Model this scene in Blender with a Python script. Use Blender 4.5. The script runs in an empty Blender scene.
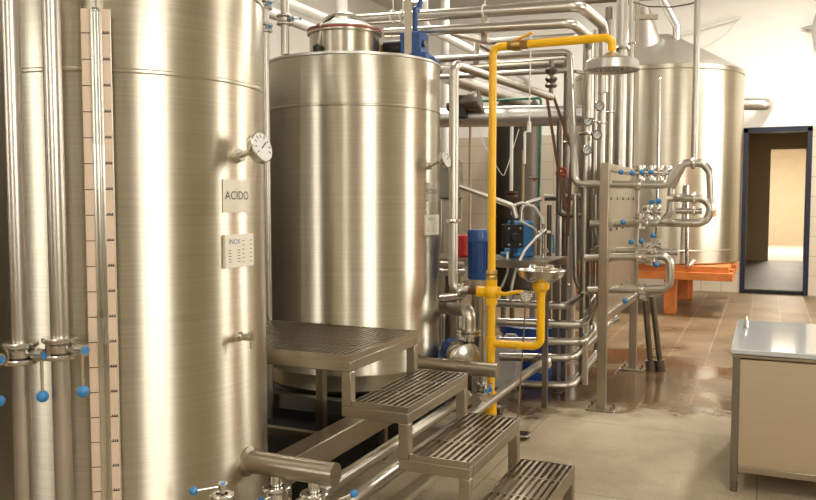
import bpy, bmesh, math, random
from mathutils import Vector, Matrix
random.seed(4)
PI = math.pi
scene = bpy.context.scene
COL = scene.collection
V = Vector

# ------------------------------------------------------------------ camera
CAMZ, YAW, PITCH, F = 1.45, math.radians(24), math.radians(3.58), 800.0
cd = bpy.data.cameras.new('camera'); cam = bpy.data.objects.new('camera', cd); COL.objects.link(cam)
cd.sensor_width = 36; cd.lens = F / 816 * 36; cd.clip_end = 200; cd.clip_start = .02
cam.location = (0, 0, CAMZ); cam.rotation_euler = (PI/2 - PITCH, 0, YAW)
scene.camera = cam
C0 = V((0, 0, CAMZ))
RT = V((math.cos(YAW), math.sin(YAW), 0))
FW = V((-math.sin(YAW)*math.cos(PITCH), math.cos(YAW)*math.cos(PITCH), -math.sin(PITCH)))
UP = RT.cross(FW)
def ray(px, py): return FW + RT*((px-408)/F) - UP*((py-250)/F)
def P(px, py, d): return C0 + ray(px, py)*d                      # survey: a sight line at a known distance
def PZ(px, py, z): r = ray(px, py); return C0 + r*((z-CAMZ)/r.z)   # ... at a known height
def PX(px, py, x): r = ray(px, py); return C0 + r*(x/r.x)
def PY(px, py, y): r = ray(px, py); return C0 + r*(y/r.y)
def ZAT(x, y, py):                                               # height seen at row py above a floor spot
    k = (250-py)/F; b = V((x, y, -CAMZ))
    return (k*b.dot(FW) - b.dot(UP)) / (UP.z - k*FW.z)
def at_z(p, z): return V((p.x, p.y, z))

# ------------------------------------------------------------------ materials
def mat(name):
    m = bpy.data.materials.new(name); m.use_nodes = True
    nt = m.node_tree; b = nt.nodes['Principled BSDF']
    return m, nt, b
def node(nt, t, **kw):
    n = nt.nodes.new(t)
    for k, v in kw.items():
        if k in n.inputs: n.inputs[k].default_value = v
        else: setattr(n, k, v)
    return n
def ramp(nt, fac, stops):
    r = nt.nodes.new('ShaderNodeValToRGB'); e = r.color_ramp.elements
    while len(e) < len(stops): e.new(.5)
    for i, (p, c) in enumerate(stops):
        e[i].position = p; e[i].color = (c, c, c, 1) if isinstance(c, (int, float)) else (*c, 1)
    nt.links.new(fac, r.inputs[0]); return r
def steel(name, col, r0, r1, brush=(3, 3, 220), aniso=0, bump=.03, smudge=.25, line=.90):
    m, nt, b = mat(name); L = nt.links.new
    tc = nt.nodes.new('ShaderNodeTexCoord'); mp = node(nt, 'ShaderNodeMapping'); mp.inputs['Scale'].default_value = brush
    L(tc.outputs['Object'], mp.inputs[0])
    n = node(nt, 'ShaderNodeTexNoise', Scale=1.0, Detail=4.0, Roughness=.6); L(mp.outputs[0], n.inputs['Vector'])
    n2 = node(nt, 'ShaderNodeTexNoise', Scale=1.3, Detail=1.5, Roughness=.5); L(tc.outputs['Object'], n2.inputs['Vector'])
    r = ramp(nt, n.outputs[0], [(.3, r0), (.7, r1)])
    r2 = ramp(nt, n2.outputs[0], [(.35, 0.0), (.75, smudge*.16)])
    ad = node(nt, 'ShaderNodeMath', operation='ADD'); L(r.outputs[0], ad.inputs[0]); L(r2.outputs[0], ad.inputs[1])
    L(ad.outputs[0], b.inputs['Roughness'])
    c = ramp(nt, n2.outputs[0], [(.3, tuple(x*(1-.5*smudge) for x in col)), (.7, col)])
    c2 = ramp(nt, n.outputs[0], [(.25, line), (.75, 1.0)])
    mx = node(nt, 'ShaderNodeMix', data_type='RGBA', blend_type='MULTIPLY'); mx.inputs[0].default_value = 1
    L(c.outputs[0], mx.inputs[6]); L(c2.outputs[0], mx.inputs[7]); L(mx.outputs[2], b.inputs['Base Color'])
    b.inputs['Metallic'].default_value = 1
    if aniso:
        b.inputs['Anisotropic'].default_value = aniso; b.inputs['Anisotropic Rotation'].default_value = .25
        tg = node(nt, 'ShaderNodeTangent', direction_type='RADIAL', axis='Z'); L(tg.outputs[0], b.inputs['Tangent'])
    if bump:
        bp = node(nt, 'ShaderNodeBump', Strength=bump, Distance=.01); L(n.outputs[0], bp.inputs['Height']); L(bp.outputs[0], b.inputs['Normal'])
    return m
def paint(name, col, rough=.4, vary=.12, scale=6., metal=0, coat=0, emit=0, bump=0):
    m, nt, b = mat(name); L = nt.links.new
    tc = nt.nodes.new('ShaderNodeTexCoord')
    n = node(nt, 'ShaderNodeTexNoise', Scale=scale, Detail=5.0, Roughness=.6); L(tc.outputs['Object'], n.inputs['Vector'])
    r = ramp(nt, n.outputs[0], [(.3, tuple(c*(1-vary) for c in col)), (.7, col)])
    L(r.outputs[0], b.inputs['Base Color'])
    b.inputs['Roughness'].default_value = rough; b.inputs['Metallic'].default_value = metal
    b.inputs['Coat Weight'].default_value = coat
    if emit: b.inputs['Emission Color'].default_value = (*col, 1); b.inputs['Emission Strength'].default_value = emit
    if bump:
        bp = node(nt, 'ShaderNodeBump', Strength=bump, Distance=.01); L(n.outputs[0], bp.inputs['Height']); L(bp.outputs[0], b.inputs['Normal'])
    return m
STEEL = (.60, .55, .44)
M = dict(
    tank=steel('brushed_tank_steel', STEEL, .285, .305, (1.0, 1.0, 150), .75, 0, .2, .82),
    roof=steel('tank_roof_steel', (.72, .70, .66), .30, .36, (20, 20, 20), 0, 0, .2),
    pipe=steel('pipe_steel', (.62, .585, .52), .29, .31, (12, 12, 12), 0, 0, .25),
    satin=steel('satin_frame_steel', (.47, .41, .32), .285, .34, (12, 12, 12), 0, 0, .4),
    bright=steel('polished_fitting_steel', (.74, .71, .65), .20, .22, (12, 12, 12), 0, 0, .3),
    dull=steel('dull_old_steel', (.30, .27, .22), .32, .42, (12, 12, 12), 0, 0, .5),
    clad=steel('aluminium_cladding', (.74, .73, .70), .3, .42, (5, 60, 60), 0, .03, .2),
    yellow=paint('yellow_enamel', (1.0, .55, .003), .35, .04, 9, coat=.25),
    blue=paint('blue_plastic', (.03, .22, .52), .3, .1, 20, coat=.3),
    motor=paint('blue_motor_paint', (.015, .075, .27), .38, .2, 12, coat=.2),
    navy=paint('navy_door_paint', (.006, .012, .035), .4, .2, 8),
    pumpblue=paint('light_blue_plastic', (.05, .24, .56), .35, .1, 12),
    tubblue=paint('deep_blue_plastic', (.02, .08, .40), .35, .15, 10),
    black=paint('black_plastic', (.012, .012, .012), .35, .3, 20),
    red=paint('red_paint', (.48, .02, .025), .35, .15, 15),
    orange=paint('orange_painted_timber', (.80, .25, .055), .5, .3, 7, bump=.1),
    green=paint('green_pipe_paint', (.03, .22, .12), .4, .2, 10),
    white=paint('white_plastic', (.80, .79, .74), .4, .06, 10),
    hose=paint('milky_hose', (.74, .76, .70), .25, .08, 10, coat=.3),
    paper=paint('label_paper', (.78, .74, .63), .5, .08, 10),
    platem=paint('engraved_sign', (.56, .52, .43), .35, .1, 10, metal=.5),
    scale=paint('scale_strip_enamel', (.80, .62, .46), .4, .12, 5),
    ink=paint('black_ink', (.02, .02, .022), .5, .1, 10),
    blueink=paint('blue_ink', (.03, .12, .30), .5, .1, 10),
    rust=paint('rusty_iron', (.16, .06, .025), .7, .5, 14, bump=.2),
    brass=paint('brass', (.65, .42, .14), .3, .15, 15, metal=1),
    copper=paint('tan_lagging', (.62, .43, .26), .5, .25, 10),
    dial=paint('dial_face', (.68, .68, .64), .3, .04, 10),
    tan=paint('tan_masonry', (.60, .50, .36), .7, .1, 4),
    card=paint('star_ornament_board', (.33, .32, .29), .5, .2, 8),
    rubber=paint('red_gasket', (.36, .05, .03), .5, .1, 10),
    plaster=paint('white_plaster', (.86, .83, .77), .7, .05, 1.5, bump=.03),
    ceil=paint('ceiling_slab', (.62, .59, .53), .8, .08, 1.2),
    lampw=paint('lamp_diffuser', (1, .93, .80), .4, 0, 5, emit=9),
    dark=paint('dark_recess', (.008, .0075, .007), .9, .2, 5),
)
M['darktank'] = steel('shaded_dark_steel', (.10, .09, .07), .35, .5, (6, 6, 60), 0, .02, .4)  # darker base colour stands in for shade on the far tank
m, nt, b = mat('clear_gauge_glass'); b.inputs['Base Color'].default_value = (.95, .96, .92, 1); b.inputs['Roughness'].default_value = .03
b.inputs['Transmission Weight'].default_value = 1; b.inputs['IOR'].default_value = 1.35; M['glass'] = m
# far wall: plaster above, beige tiles below
def tile_wall(name, tile_h):
    m, nt, b = mat(name); L = nt.links.new
    g = nt.nodes.new('ShaderNodeNewGeometry'); sp = nt.nodes.new('ShaderNodeSeparateXYZ'); L(g.outputs['Position'], sp.inputs[0])
    sm = node(nt, 'ShaderNodeMath', operation='ADD'); L(sp.outputs[0], sm.inputs[0]); L(sp.outputs[1], sm.inputs[1])
    cb = nt.nodes.new('ShaderNodeCombineXYZ'); L(sm.outputs[0], cb.inputs[0]); L(sp.outputs[2], cb.inputs[1])
    br = node(nt, 'ShaderNodeTexBrick', offset=0.0); br.inputs['Scale'].default_value = 1
    br.inputs['Brick Width'].default_value = .3; br.inputs['Row Height'].default_value = .3; br.inputs['Mortar Size'].default_value = .006
    br.inputs['Color1'].default_value = (.60, .52, .40, 1); br.inputs['Color2'].default_value = (.63, .55, .43, 1); br.inputs['Mortar'].default_value = (.45, .37, .27, 1)
    L(cb.outputs[0], br.inputs['Vector'])
    n = node(nt, 'ShaderNodeTexNoise', Scale=1.3, Detail=5.0); L(g.outputs['Position'], n.inputs['Vector'])
    pl = ramp(nt, n.outputs[0], [(.3, (.84, .81, .75)), (.7, (.88, .86, .81))])
    gt = node(nt, 'ShaderNodeMath', operation='GREATER_THAN'); gt.inputs[1].default_value = tile_h; L(sp.outputs[2], gt.inputs[0])
    mx = node(nt, 'ShaderNodeMix', data_type='RGBA'); L(gt.outputs[0], mx.inputs[0]); L(br.outputs[0], mx.inputs[6]); L(pl.outputs[0], mx.inputs[7])
    L(mx.outputs[2], b.inputs['Base Color'])
    rr = node(nt, 'ShaderNodeMapRange'); rr.inputs[3].default_value = .3; rr.inputs[4].default_value = .75; L(gt.outputs[0], rr.inputs[0]); L(rr.outputs[0], b.inputs['Roughness'])
    return m
M['tilewall'] = tile_wall('tiled_wall', 2.55)
def two_tone(name, h, low, high):
    m, nt, b = mat(name); L = nt.links.new
    g = nt.nodes.new('ShaderNodeNewGeometry'); sp = nt.nodes.new('ShaderNodeSeparateXYZ'); L(g.outputs['Position'], sp.inputs[0])
    n = node(nt, 'ShaderNodeTexNoise', Scale=1.5, Detail=5.0); L(g.outputs['Position'], n.inputs['Vector'])
    a = ramp(nt, n.outputs[0], [(.3, tuple(c*.85 for c in low)), (.7, low)]); c = ramp(nt, n.outputs[0], [(.3, tuple(c*.93 for c in high)), (.7, high)])
    gt = node(nt, 'ShaderNodeMath', operation='GREATER_THAN'); gt.inputs[1].default_value = h; L(sp.outputs[2], gt.inputs[0])
    mx = node(nt, 'ShaderNodeMix', data_type='RGBA'); L(gt.outputs[0], mx.inputs[0]); L(a.outputs[0], mx.inputs[6]); L(c.outputs[0], mx.inputs[7]); L(mx.outputs[2], b.inputs['Base Color'])
    b.inputs['Roughness'].default_value = .65
    return m
M['dado'] = two_tone('wall_with_reflection_dado', 2.3, (.34, .29, .17), (.60, .55, .44))  # lower band of the unseen walls toned for what the tanks reflect
def floor_mat():
    m, nt, b = mat('floor_concrete_and_wet_tiles'); L = nt.links.new
    g = nt.nodes.new('ShaderNodeNewGeometry'); sp = nt.nodes.new('ShaderNodeSeparateXYZ'); L(g.outputs['Position'], sp.inputs[0])
    pos = g.outputs['Position']
    def noise(s, d=5., r=.6): n = node(nt, 'ShaderNodeTexNoise', Scale=s, Detail=d, Roughness=r); L(pos, n.inputs['Vector']); return n.outputs[0]
    def math_(op, a, c=None, **k):
        n = node(nt, 'ShaderNodeMath', operation=op)
        for i, x in enumerate((a, c)):
            if x is None: continue
            if isinstance(x, (int, float)): n.inputs[i].default_value = x
            else: L(x, n.inputs[i])
        return n.outputs[0]
    def mix(f, a, c, bt='MIX'):
        n = node(nt, 'ShaderNodeMix', data_type='RGBA', blend_type=bt)
        for i, x in ((0, f), (6, a), (7, c)):
            if isinstance(x, (int, float)): n.inputs[i].default_value = x
            elif isinstance(x, tuple): n.inputs[i].default_value = (*x, 1)
            else: L(x, n.inputs[i])
        return n.outputs[2]
    # concrete with fine aggregate and a few joints
    con = ramp(nt, noise(1.6), [(.3, (.39, .315, .205)), (.7, (.47, .39, .27))]).outputs[0]
    con = mix(1.0, con, ramp(nt, noise(130, 2, .7), [(.32, .62), (.5, 1.0), (.72, 1.12)]).outputs[0], 'MULTIPLY')
    con = mix(1.0, con, ramp(nt, noise(.8, 6, .7), [(.3, .74), (.55, 1.0)]).outputs[0], 'MULTIPLY')
    bc = node(nt, 'ShaderNodeTexBrick', offset=0.0); bc.inputs['Scale'].default_value = 1; bc.inputs['Brick Width'].default_value = 1.3; bc.inputs['Row Height'].default_value = 1.3
    bc.inputs['Mortar Size'].default_value = .004; bc.inputs['Color1'].default_value = bc.inputs['Color2'].default_value = (1, 1, 1, 1); bc.inputs['Mortar'].default_value = (.62, .58, .52, 1)
    L(pos, bc.inputs['Vector']); con = mix(1.0, con, bc.outputs[0], 'MULTIPLY')
    # brown tiles
    bt = node(nt, 'ShaderNodeTexBrick', offset=.5); bt.inputs['Scale'].default_value = 1; bt.inputs['Brick Width'].default_value = .66; bt.inputs['Row Height'].default_value = .33
    bt.inputs['Mortar Size'].default_value = .007; bt.inputs['Color1'].default_value = (.19, .122, .062, 1); bt.inputs['Color2'].default_value = (.26, .175, .095, 1); bt.inputs['Mortar'].default_value = (.34, .26, .17, 1)
    mp = node(nt, 'ShaderNodeMapping'); mp.inputs['Rotation'].default_value = (0, 0, PI/2); mp.inputs['Location'].default_value = (.17, .12, 0); L(pos, mp.inputs[0]); L(mp.outputs[0], bt.inputs['Vector'])
    til = mix(1.0, bt.outputs[0], ramp(nt, noise(2.2), [(.3, .62), (.7, 1.15)]).outputs[0], 'MULTIPLY')
    # tiles start past y = 5.55, with a broken edge
    yy = math_('ADD', sp.outputs[1], math_('MULTIPLY', math_('SUBTRACT', noise(2.6), .5), 1.3))
    yy = math_('SUBTRACT', yy, math_('MULTIPLY', math_('ADD', sp.outputs[0], 1.0), .35))
    msk = node(nt, 'ShaderNodeMapRange'); msk.inputs[1].default_value = 5.38; msk.inputs[2].default_value = 5.55; L(yy, msk.inputs[0]); mk = msk.outputs[0]
    # wet patches on the tiles
    wy = math_('SUBTRACT', 1.0, math_('MULTIPLY', math_('ABSOLUTE', math_('SUBTRACT', sp.outputs[1], 6.3)), .45))
    wet = math_('MULTIPLY', mk, ramp(nt, math_('ADD', noise(1.3, 4, .5), math_('MULTIPLY', wy, .22)), [(.50, 0.0), (.68, 1.0)]).outputs[0])
    col = mix(mk, con, til); col = mix(math_('MULTIPLY', wet, .95), col, mix(1.0, col, (.50, .42, .36), 'MULTIPLY'))
    L(col, b.inputs['Base Color'])
    rg = mix(mk, (.72, .72, .72), (.42, .42, .42)); rg = mix(wet, rg, (.14, .14, .14))
    L(rg, b.inputs['Roughness'])
    bp = node(nt, 'ShaderNodeBump', Strength=.25, Distance=.004)
    h = math_('MULTIPLY', math_('SUBTRACT', 1.0, wet), math_('ADD', noise(90, 2), math_('MULTIPLY', bt.outputs[1], -.6)))
    L(h, bp.inputs['Height']); L(bp.outputs[0], b.inputs['Normal'])
    return m
M['floor'] = floor_mat()

# ------------------------------------------------------------------ mesh building
def frame(ax):
    ax = ax.normalized(); a = V((0, 0, 1)) if abs(ax.z) < .9 else V((1, 0, 0))
    u = a.cross(ax).normalized(); return u, ax.cross(u)
class MB:
    def __init__(s): s.b = bmesh.new()
    def box(s, lo, hi, mtx=None):
        lo, hi = V(lo), V(hi); vs = []
        for i in range(8):
            p = V((hi.x if i & 1 else lo.x, hi.y if i & 2 else lo.y, hi.z if i & 4 else lo.z))
            vs.append(s.b.verts.new(mtx @ p if mtx else p))
        for f in ((0, 2, 3, 1), (4, 5, 7, 6), (0, 1, 5, 4), (2, 6, 7, 3), (0, 4, 6, 2), (1, 3, 7, 5)): s.b.faces.new([vs[i] for i in f])
        return s
    def bar(s, p, q, w, h, side=None):
        p, q = V(p), V(q); ax = (q-p).normalized()
        if side is None: u, v = frame(ax)
        else: u = V(side).normalized(); v = ax.cross(u).normalized()
        vs = [s.b.verts.new(c + u*(w/2*a) + v*(h/2*bb)) for c in (p, q) for a, bb in ((-1, -1), (1, -1), (1, 1), (-1, 1))]
        for f in ((3, 2, 1, 0), (4, 5, 6, 7), (0, 1, 5, 4), (1, 2, 6, 5), (2, 3, 7, 6), (3, 0, 4, 7)): s.b.faces.new([vs[i] for i in f])
        return s
    def rings(s, rings, close=True):
        R = [[s.b.verts.new(p) for p in r] for r in rings]; n = len(R[0])
        for a, c in zip(R, R[1:]):
            for i in range(n): s.b.faces.new((a[i], a[(i+1) % n], c[(i+1) % n], c[i]))
        if close: s.b.faces.new(R[0][::-1]); s.b.faces.new(R[-1])
        return s
    def tube(s, pts, r, bend=None, seg=14, caps=True):
        pts = [V(p) for p in pts]; bend = bend or r*2.6; path = [pts[0]]
        for a, c, e in zip(pts, pts[1:], pts[2:]):
            d1, d2 = (a-c), (e-c); l1, l2 = d1.length, d2.length; d1 /= l1; d2 /= l2
            ang = d1.angle(d2)
            if ang > PI-.03: path.append(c); continue
            t = min(bend/math.tan(ang/2), .48*l1, .48*l2); br = t*math.tan(ang/2)
            cen = c + (d1+d2).normalized()*(br/math.sin(ang/2)); s0 = c+d1*t-cen; s1 = c+d2*t-cen; th = s0.angle(s1)
            n = max(3, int(th/.22)); w = s0.cross(s1).normalized()
            for i in range(n+1): path.append(cen + Matrix.Rotation(th*i/n, 3, w) @ s0)
        path.append(pts[-1]); rs = []; u = None
        for i, p in enumerate(path):
            t = (path[min(i+1, len(path)-1)]-path[max(i-1, 0)])
            t = t.normalized() if t.length > 1e-9 else V((0, 0, 1))
            if u is None: u, v = frame(t)
            else: u = (u - t*u.dot(t)).normalized(); v = t.cross(u)
            rs.append([p + (u*math.cos(a) + v*math.sin(a))*r for a in (2*PI*k/seg for k in range(seg))])
        return s.rings(rs, caps)
    def cyl(s, p, q, r, r2=None, seg=20):
        p, q = V(p), V(q); u, v = frame(q-p); r2 = r if r2 is None else r2
        return s.rings([[c + (u*math.cos(a)+v*math.sin(a))*rr for a in (2*PI*k/seg for k in range(seg))] for c, rr in ((p, r), (q, r2))])
    def lathe(s, prof, o, ax=(0, 0, 1), seg=48, close=False):
        o, ax = V(o), V(ax).normalized(); u, v = frame(ax)
        return s.rings([[o + ax*z + (u*math.cos(a)+v*math.sin(a))*max(r, 1e-4) for a in (2*PI*k/seg for k in range(seg))] for r, z in prof], close)
    def ball(s, c, r, seg=14, sc=(1, 1, 1)):
        n = seg//2
        return s.rings([[V(c)+V((math.cos(a)*r*math.sin(t)*sc[0], math.sin(a)*r*math.sin(t)*sc[1], -r*math.cos(t)*sc[2])) for a in (2*PI*k/seg for k in range(seg))] for t in (PI*(i+.02 if i == 0 else i-.02 if i == n else i)/n for i in range(n+1))])
    def ring(s, c, ax, R, r, seg=24, k=8):
        u, v = frame(V(ax)); ax = V(ax).normalized(); R_ = []
        for i in range(seg):
            a = 2*PI*i/seg; d = u*math.cos(a)+v*math.sin(a)
            R_.append([s.b.verts.new(V(c)+d*(R+r*math.cos(t))+ax*(r*math.sin(t))) for t in (2*PI*j/k for j in range(k))])
        for i in range(seg):
            a, e = R_[i], R_[(i+1) % seg]
            for j in range(k): s.b.faces.new((a[j], e[j], e[(j+1) % k], a[(j+1) % k]))
        return s
def root_of(o):
    while o.parent: o = o.parent
    return o
def put(name, mb, m, parent=None, bevel=0, sharp=32, label=None):
    bm = mb.b; bmesh.ops.recalc_face_normals(bm, faces=bm.faces)
    me = bpy.data.meshes.new(name)
    if parent is None:
        xs = [v.co for v in bm.verts]
        o0 = V(((min(v.x for v in xs)+max(v.x for v in xs))/2, (min(v.y for v in xs)+max(v.y for v in xs))/2, min(v.z for v in xs)))
    else: o0 = root_of(parent).location
    bm.transform(Matrix.Translation(-o0))
    for f in bm.faces: f.smooth = True
    bm.to_mesh(me); bm.free(); me.set_sharp_from_angle(angle=math.radians(sharp))
    o = bpy.data.objects.new(name, me); COL.objects.link(o); me.materials.append(M[m] if isinstance(m, str) else m)
    if parent: o.parent = parent
    else: o.location = o0
    if bevel:
        md = o.modifiers.new('bevel', 'BEVEL'); md.width = bevel; md.segments = 2; md.limit_method = 'ANGLE'; md.harden_normals = False
    if label: o['label'] = label
    return o
def tag(o, label, cat, group=None):
    o['label'] = label; o['category'] = cat
    if group: o['group'] = group
    return o
def thing(name, label, cat, loc, group=None):
    o = bpy.data.objects.new(name, None); COL.objects.link(o); o.location = V(loc); o.empty_display_size = .05
    return tag(o, label, cat, group)
def struct(name, mb, m):
    o = put(name, mb, m); o['kind'] = 'structure'; return o
def text_pts(body, size):
    cu = bpy.data.curves.new('lettering', 'FONT'); cu.body = body; cu.size = size; cu.align_x = 'CENTER'; cu.align_y = 'CENTER'
    o = bpy.data.objects.new('lettering', cu); COL.objects.link(o)
    dg = bpy.context.evaluated_depsgraph_get(); me = bpy.data.meshes.new_from_object(o.evaluated_get(dg))
    bm = bmesh.new(); bm.from_mesh(me); bpy.data.objects.remove(o); bpy.data.meshes.remove(me); return bm
def add_text(mb, body, size, fn, sx=1.0):
    t = text_pts(body, size); mp = {}
    for v in t.verts: mp[v] = mb.b.verts.new(fn(v.co.x*sx, v.co.y))
    for f in t.faces:
        try: mb.b.faces.new([mp[v] for v in f.verts])
        except ValueError: pass
    t.free()

# ------------------------------------------------------------------ the room
XL, XR, YF, YB, ZC = -6.2, 3.2, -3.4, 13.5, 4.83
struct('floor', MB().box((XL-.2, YF-.2, -.15), (XR+.2, 30, 0)), 'floor')
struct('ceiling', MB().box((XL-.2, YF-.2, ZC), (XR+.2, YB+.2, ZC+.2)), 'ceil')
M['darkened_wall'] = two_tone('wall_darkened_for_reflection', 2.7, (.06, .045, .03), (.80, .77, .70))  # lower part of the unseen wall made dark so the tanks reflect dark
struct('wall_left', MB().box((XL-.2, YF, 0), (XL, YB, ZC)), 'darkened_wall')
DX0, DX1, DZ = -.315, .62, 2.54
wb = MB().box((XL, YB, 0), (DX0, YB+.2, ZC)).box((DX1, YB, 0), (XR, YB+.2, ZC)).box((DX0, YB, DZ), (DX1, YB+.2, ZC))
struct('wall_back', wb, 'tilewall')
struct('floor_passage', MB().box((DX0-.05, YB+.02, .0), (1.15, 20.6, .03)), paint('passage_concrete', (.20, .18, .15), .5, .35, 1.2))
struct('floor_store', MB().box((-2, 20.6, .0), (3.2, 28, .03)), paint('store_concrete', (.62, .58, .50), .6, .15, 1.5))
# the passage behind the door and the lit room at its end
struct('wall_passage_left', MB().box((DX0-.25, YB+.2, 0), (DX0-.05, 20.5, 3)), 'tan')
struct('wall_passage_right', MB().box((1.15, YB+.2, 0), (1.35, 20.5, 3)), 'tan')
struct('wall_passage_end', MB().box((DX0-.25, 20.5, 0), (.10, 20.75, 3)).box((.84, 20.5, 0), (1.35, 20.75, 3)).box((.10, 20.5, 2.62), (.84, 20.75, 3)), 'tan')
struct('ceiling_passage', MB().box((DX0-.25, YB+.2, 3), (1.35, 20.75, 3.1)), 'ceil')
struct('wall_store_end', MB().box((-2, 28, 0), (3.2, 28.2, 3.5)), 'tan')
struct('wall_store_left', MB().box((-2.2, 20.75, 0), (-2, 28.2, 3.5)), 'tan')
struct('wall_store_right', MB().box((3.2, 20.75, 0), (3.4, 28.2, 3.5)), 'tan')
struct('ceiling_store', MB().box((-2.2, 20.75, 3.5), (3.4, 28.2, 3.6)), 'ceil')
struct('trim_1', MB().box((DX0, YB+.0, 0), (DX1, YB+.2, .045)), 'dark')
d = MB(); w = .055
d.box((DX0-.01, YB-.03, 0), (DX0+w, YB+.21, DZ+.0)).box((DX1-w, YB-.03, 0), (DX1+.01, YB+.21, DZ)).box((DX0-.01, YB-.03, DZ-w), (DX1+.01, YB+.21, DZ+.02))
struct('door_1', d, 'navy')
# windows: right wall and the wall behind the camera
def win_mat(name, col, s):
    m, nt, b = mat(name); b.inputs['Base Color'].default_value = (*col, 1); b.inputs['Emission Color'].default_value = (*col, 1); b.inputs['Emission Strength'].default_value = s
    b.inputs['Roughness'].default_value = .1; return m
M['day'] = win_mat('daylit_window_glass', (1.0, .97, .91), 4.4)
def wall_with_windows(name, axis, c0, c1, a0, a1, wins, zc):
    mb = MB()
    def bx(u0, u1, z0, z1):
        if axis == 'x': mb.box((c0, u0, z0), (c1, u1, z1))
        else: mb.box((u0, c0, z0), (u1, c1, z1))
    cur = a0
    for (u0, u1, z0, z1) in wins:
        bx(cur, u0, 0, zc); bx(u0, u1, 0, z0); bx(u0, u1, z1, zc); cur = u1
    bx(cur, a1, 0, zc); struct(name, mb, 'dado')
WR = [(-2.2, .6, 1.5, 3.6), (5.2, 6.4, 1.2, 3.4), (9.2, 11.6, 1.0, 3.4)]
wall_with_windows('wall_right', 'x', XR, XR+.2, YF, YB, WR, ZC)
WF = [(-5.7, -4.4, 1.5, 3.6), (-.9, .5, 1.5, 3.6)]
wall_with_windows('wall_front', 'y', YF-.2, YF, XL, XR, WF, ZC)
k = 0
for wins, ax, c in ((WR, 'x', XR), (WF, 'y', YF-.2)):
    for (u0, u1, z0, z1) in wins:
        k += 1; fr = MB(); gl = MB()
        def bx(mb, a, e, f, g, t0, t1):
            if ax == 'x': mb.box((c+t0, a, f), (c+t1, e, g))
            else: mb.box((a, c+t0, f), (e, c+t1, g))
        for (a, e, f, g) in ((u0, u0+.06, z0, z1), (u1-.06, u1, z0, z1), (u0, u1, z0, z0+.06), (u0, u1, z1-.06, z1), ((u0+u1)/2-.03, (u0+u1)/2+.03, z0, z1)): bx(fr, a, e, f, g, .06, .14)
        bx(gl, u0+.06, u1-.06, z0+.06, z1-.06, .09, .11)
        o = struct('window_%d' % k, fr, 'satin'); put('window_pane', gl, 'day', o).location = (0, 0, 0)
        ch = o.children[0]; ch.data.transform(Matrix.Translation(V((0, 0, 0))))

# two unseen orange doors, added for the orange bands reflected in the tanks
def reflected_door(n_, lo, hi, knob):
    o = struct('door_%d' % n_, MB().box(lo, hi), 'orange')
    put('door_handle', MB().ball(knob, .03), 'bright', o)
reflected_door(2, (XR-.05, 6.75, 0), (XR, 7.95, 2.6), (XR-.08, 6.9, 1.05))
reflected_door(3, (-3.5, YF, 0), (-2.3, YF+.05, 2.8), (-3.3, YF+.08, 1.05))
# ------------------------------------------------------------------ valves
def butterfly(c, axis, stub, lever, r, label, group, llen=.13, slen=.09, ball=.018, offset=0):
    c, axis, stub, lever = V(c), V(axis).normalized(), V(stub).normalized(), V(lever).normalized()
    t = thing('butterfly_valve', label, 'valve', c - V((0, 0, r*1.9)), group)
    put('body', MB().lathe([(0, -r*.55), (r*1.45, -r*.55), (r*1.6, -r*.4), (r*1.6, r*.4), (r*1.45, r*.55), (0, r*.55)], c, axis, 24), 'bright', t)
    for sgn in (-1, 1):
        z = sgn*r*.95
        put('clamp', MB().lathe([(r*1.02, z-r*.32), (r*1.85, z-r*.3), (r*2.0, z-r*.16), (r*2.0, z+r*.16), (r*1.85, z+r*.3), (r*1.02, z+r*.32)], c, axis, 24), 'bright', t)
    perp = axis.cross(stub).normalized()
    for q in (-1, 1): put('bolt', MB().cyl(c+perp*q*r*1.7-axis*r*1.2, c+perp*q*r*1.7+axis*r*1.2, r*.2, seg=8), 'satin', t)
    e = c+stub*slen
    h = put('handle', MB().cyl(c+stub*r*1.3, e, r*.5, seg=14).cyl(e-stub*r*.5, e+stub*r*.5, r*.72, seg=16).cyl(e, e+lever*llen, r*.2, r*.17, seg=10), 'bright', t)
    put('ball_knob', MB().ball(e+lever*(llen+ball*.6), ball), 'blue', h, label='blue ball knob')
    put('cap', MB().cyl(e+stub*r*.48, e+stub*r*.62, r*.46, seg=14), 'blue', h, label='blue end cap')
    return t
def pipe(name, label, pts, r, m='pipe', cat='pipe', group=None, bend=None, clamps=(), seg=14):
    o = tag(put(name, MB().tube(pts, r, bend, seg), m), label, cat, group)
    for (c, ax, k) in clamps:
        put('clamp', MB().lathe([(r*.9, -k*r*.5), (r*1.45, -k*r*.5), (r*1.6, 0), (r*1.45, k*r*.5), (r*.9, k*r*.5)], c - o.location if False else c, ax, 20), 'bright', o)
    return o

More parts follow.
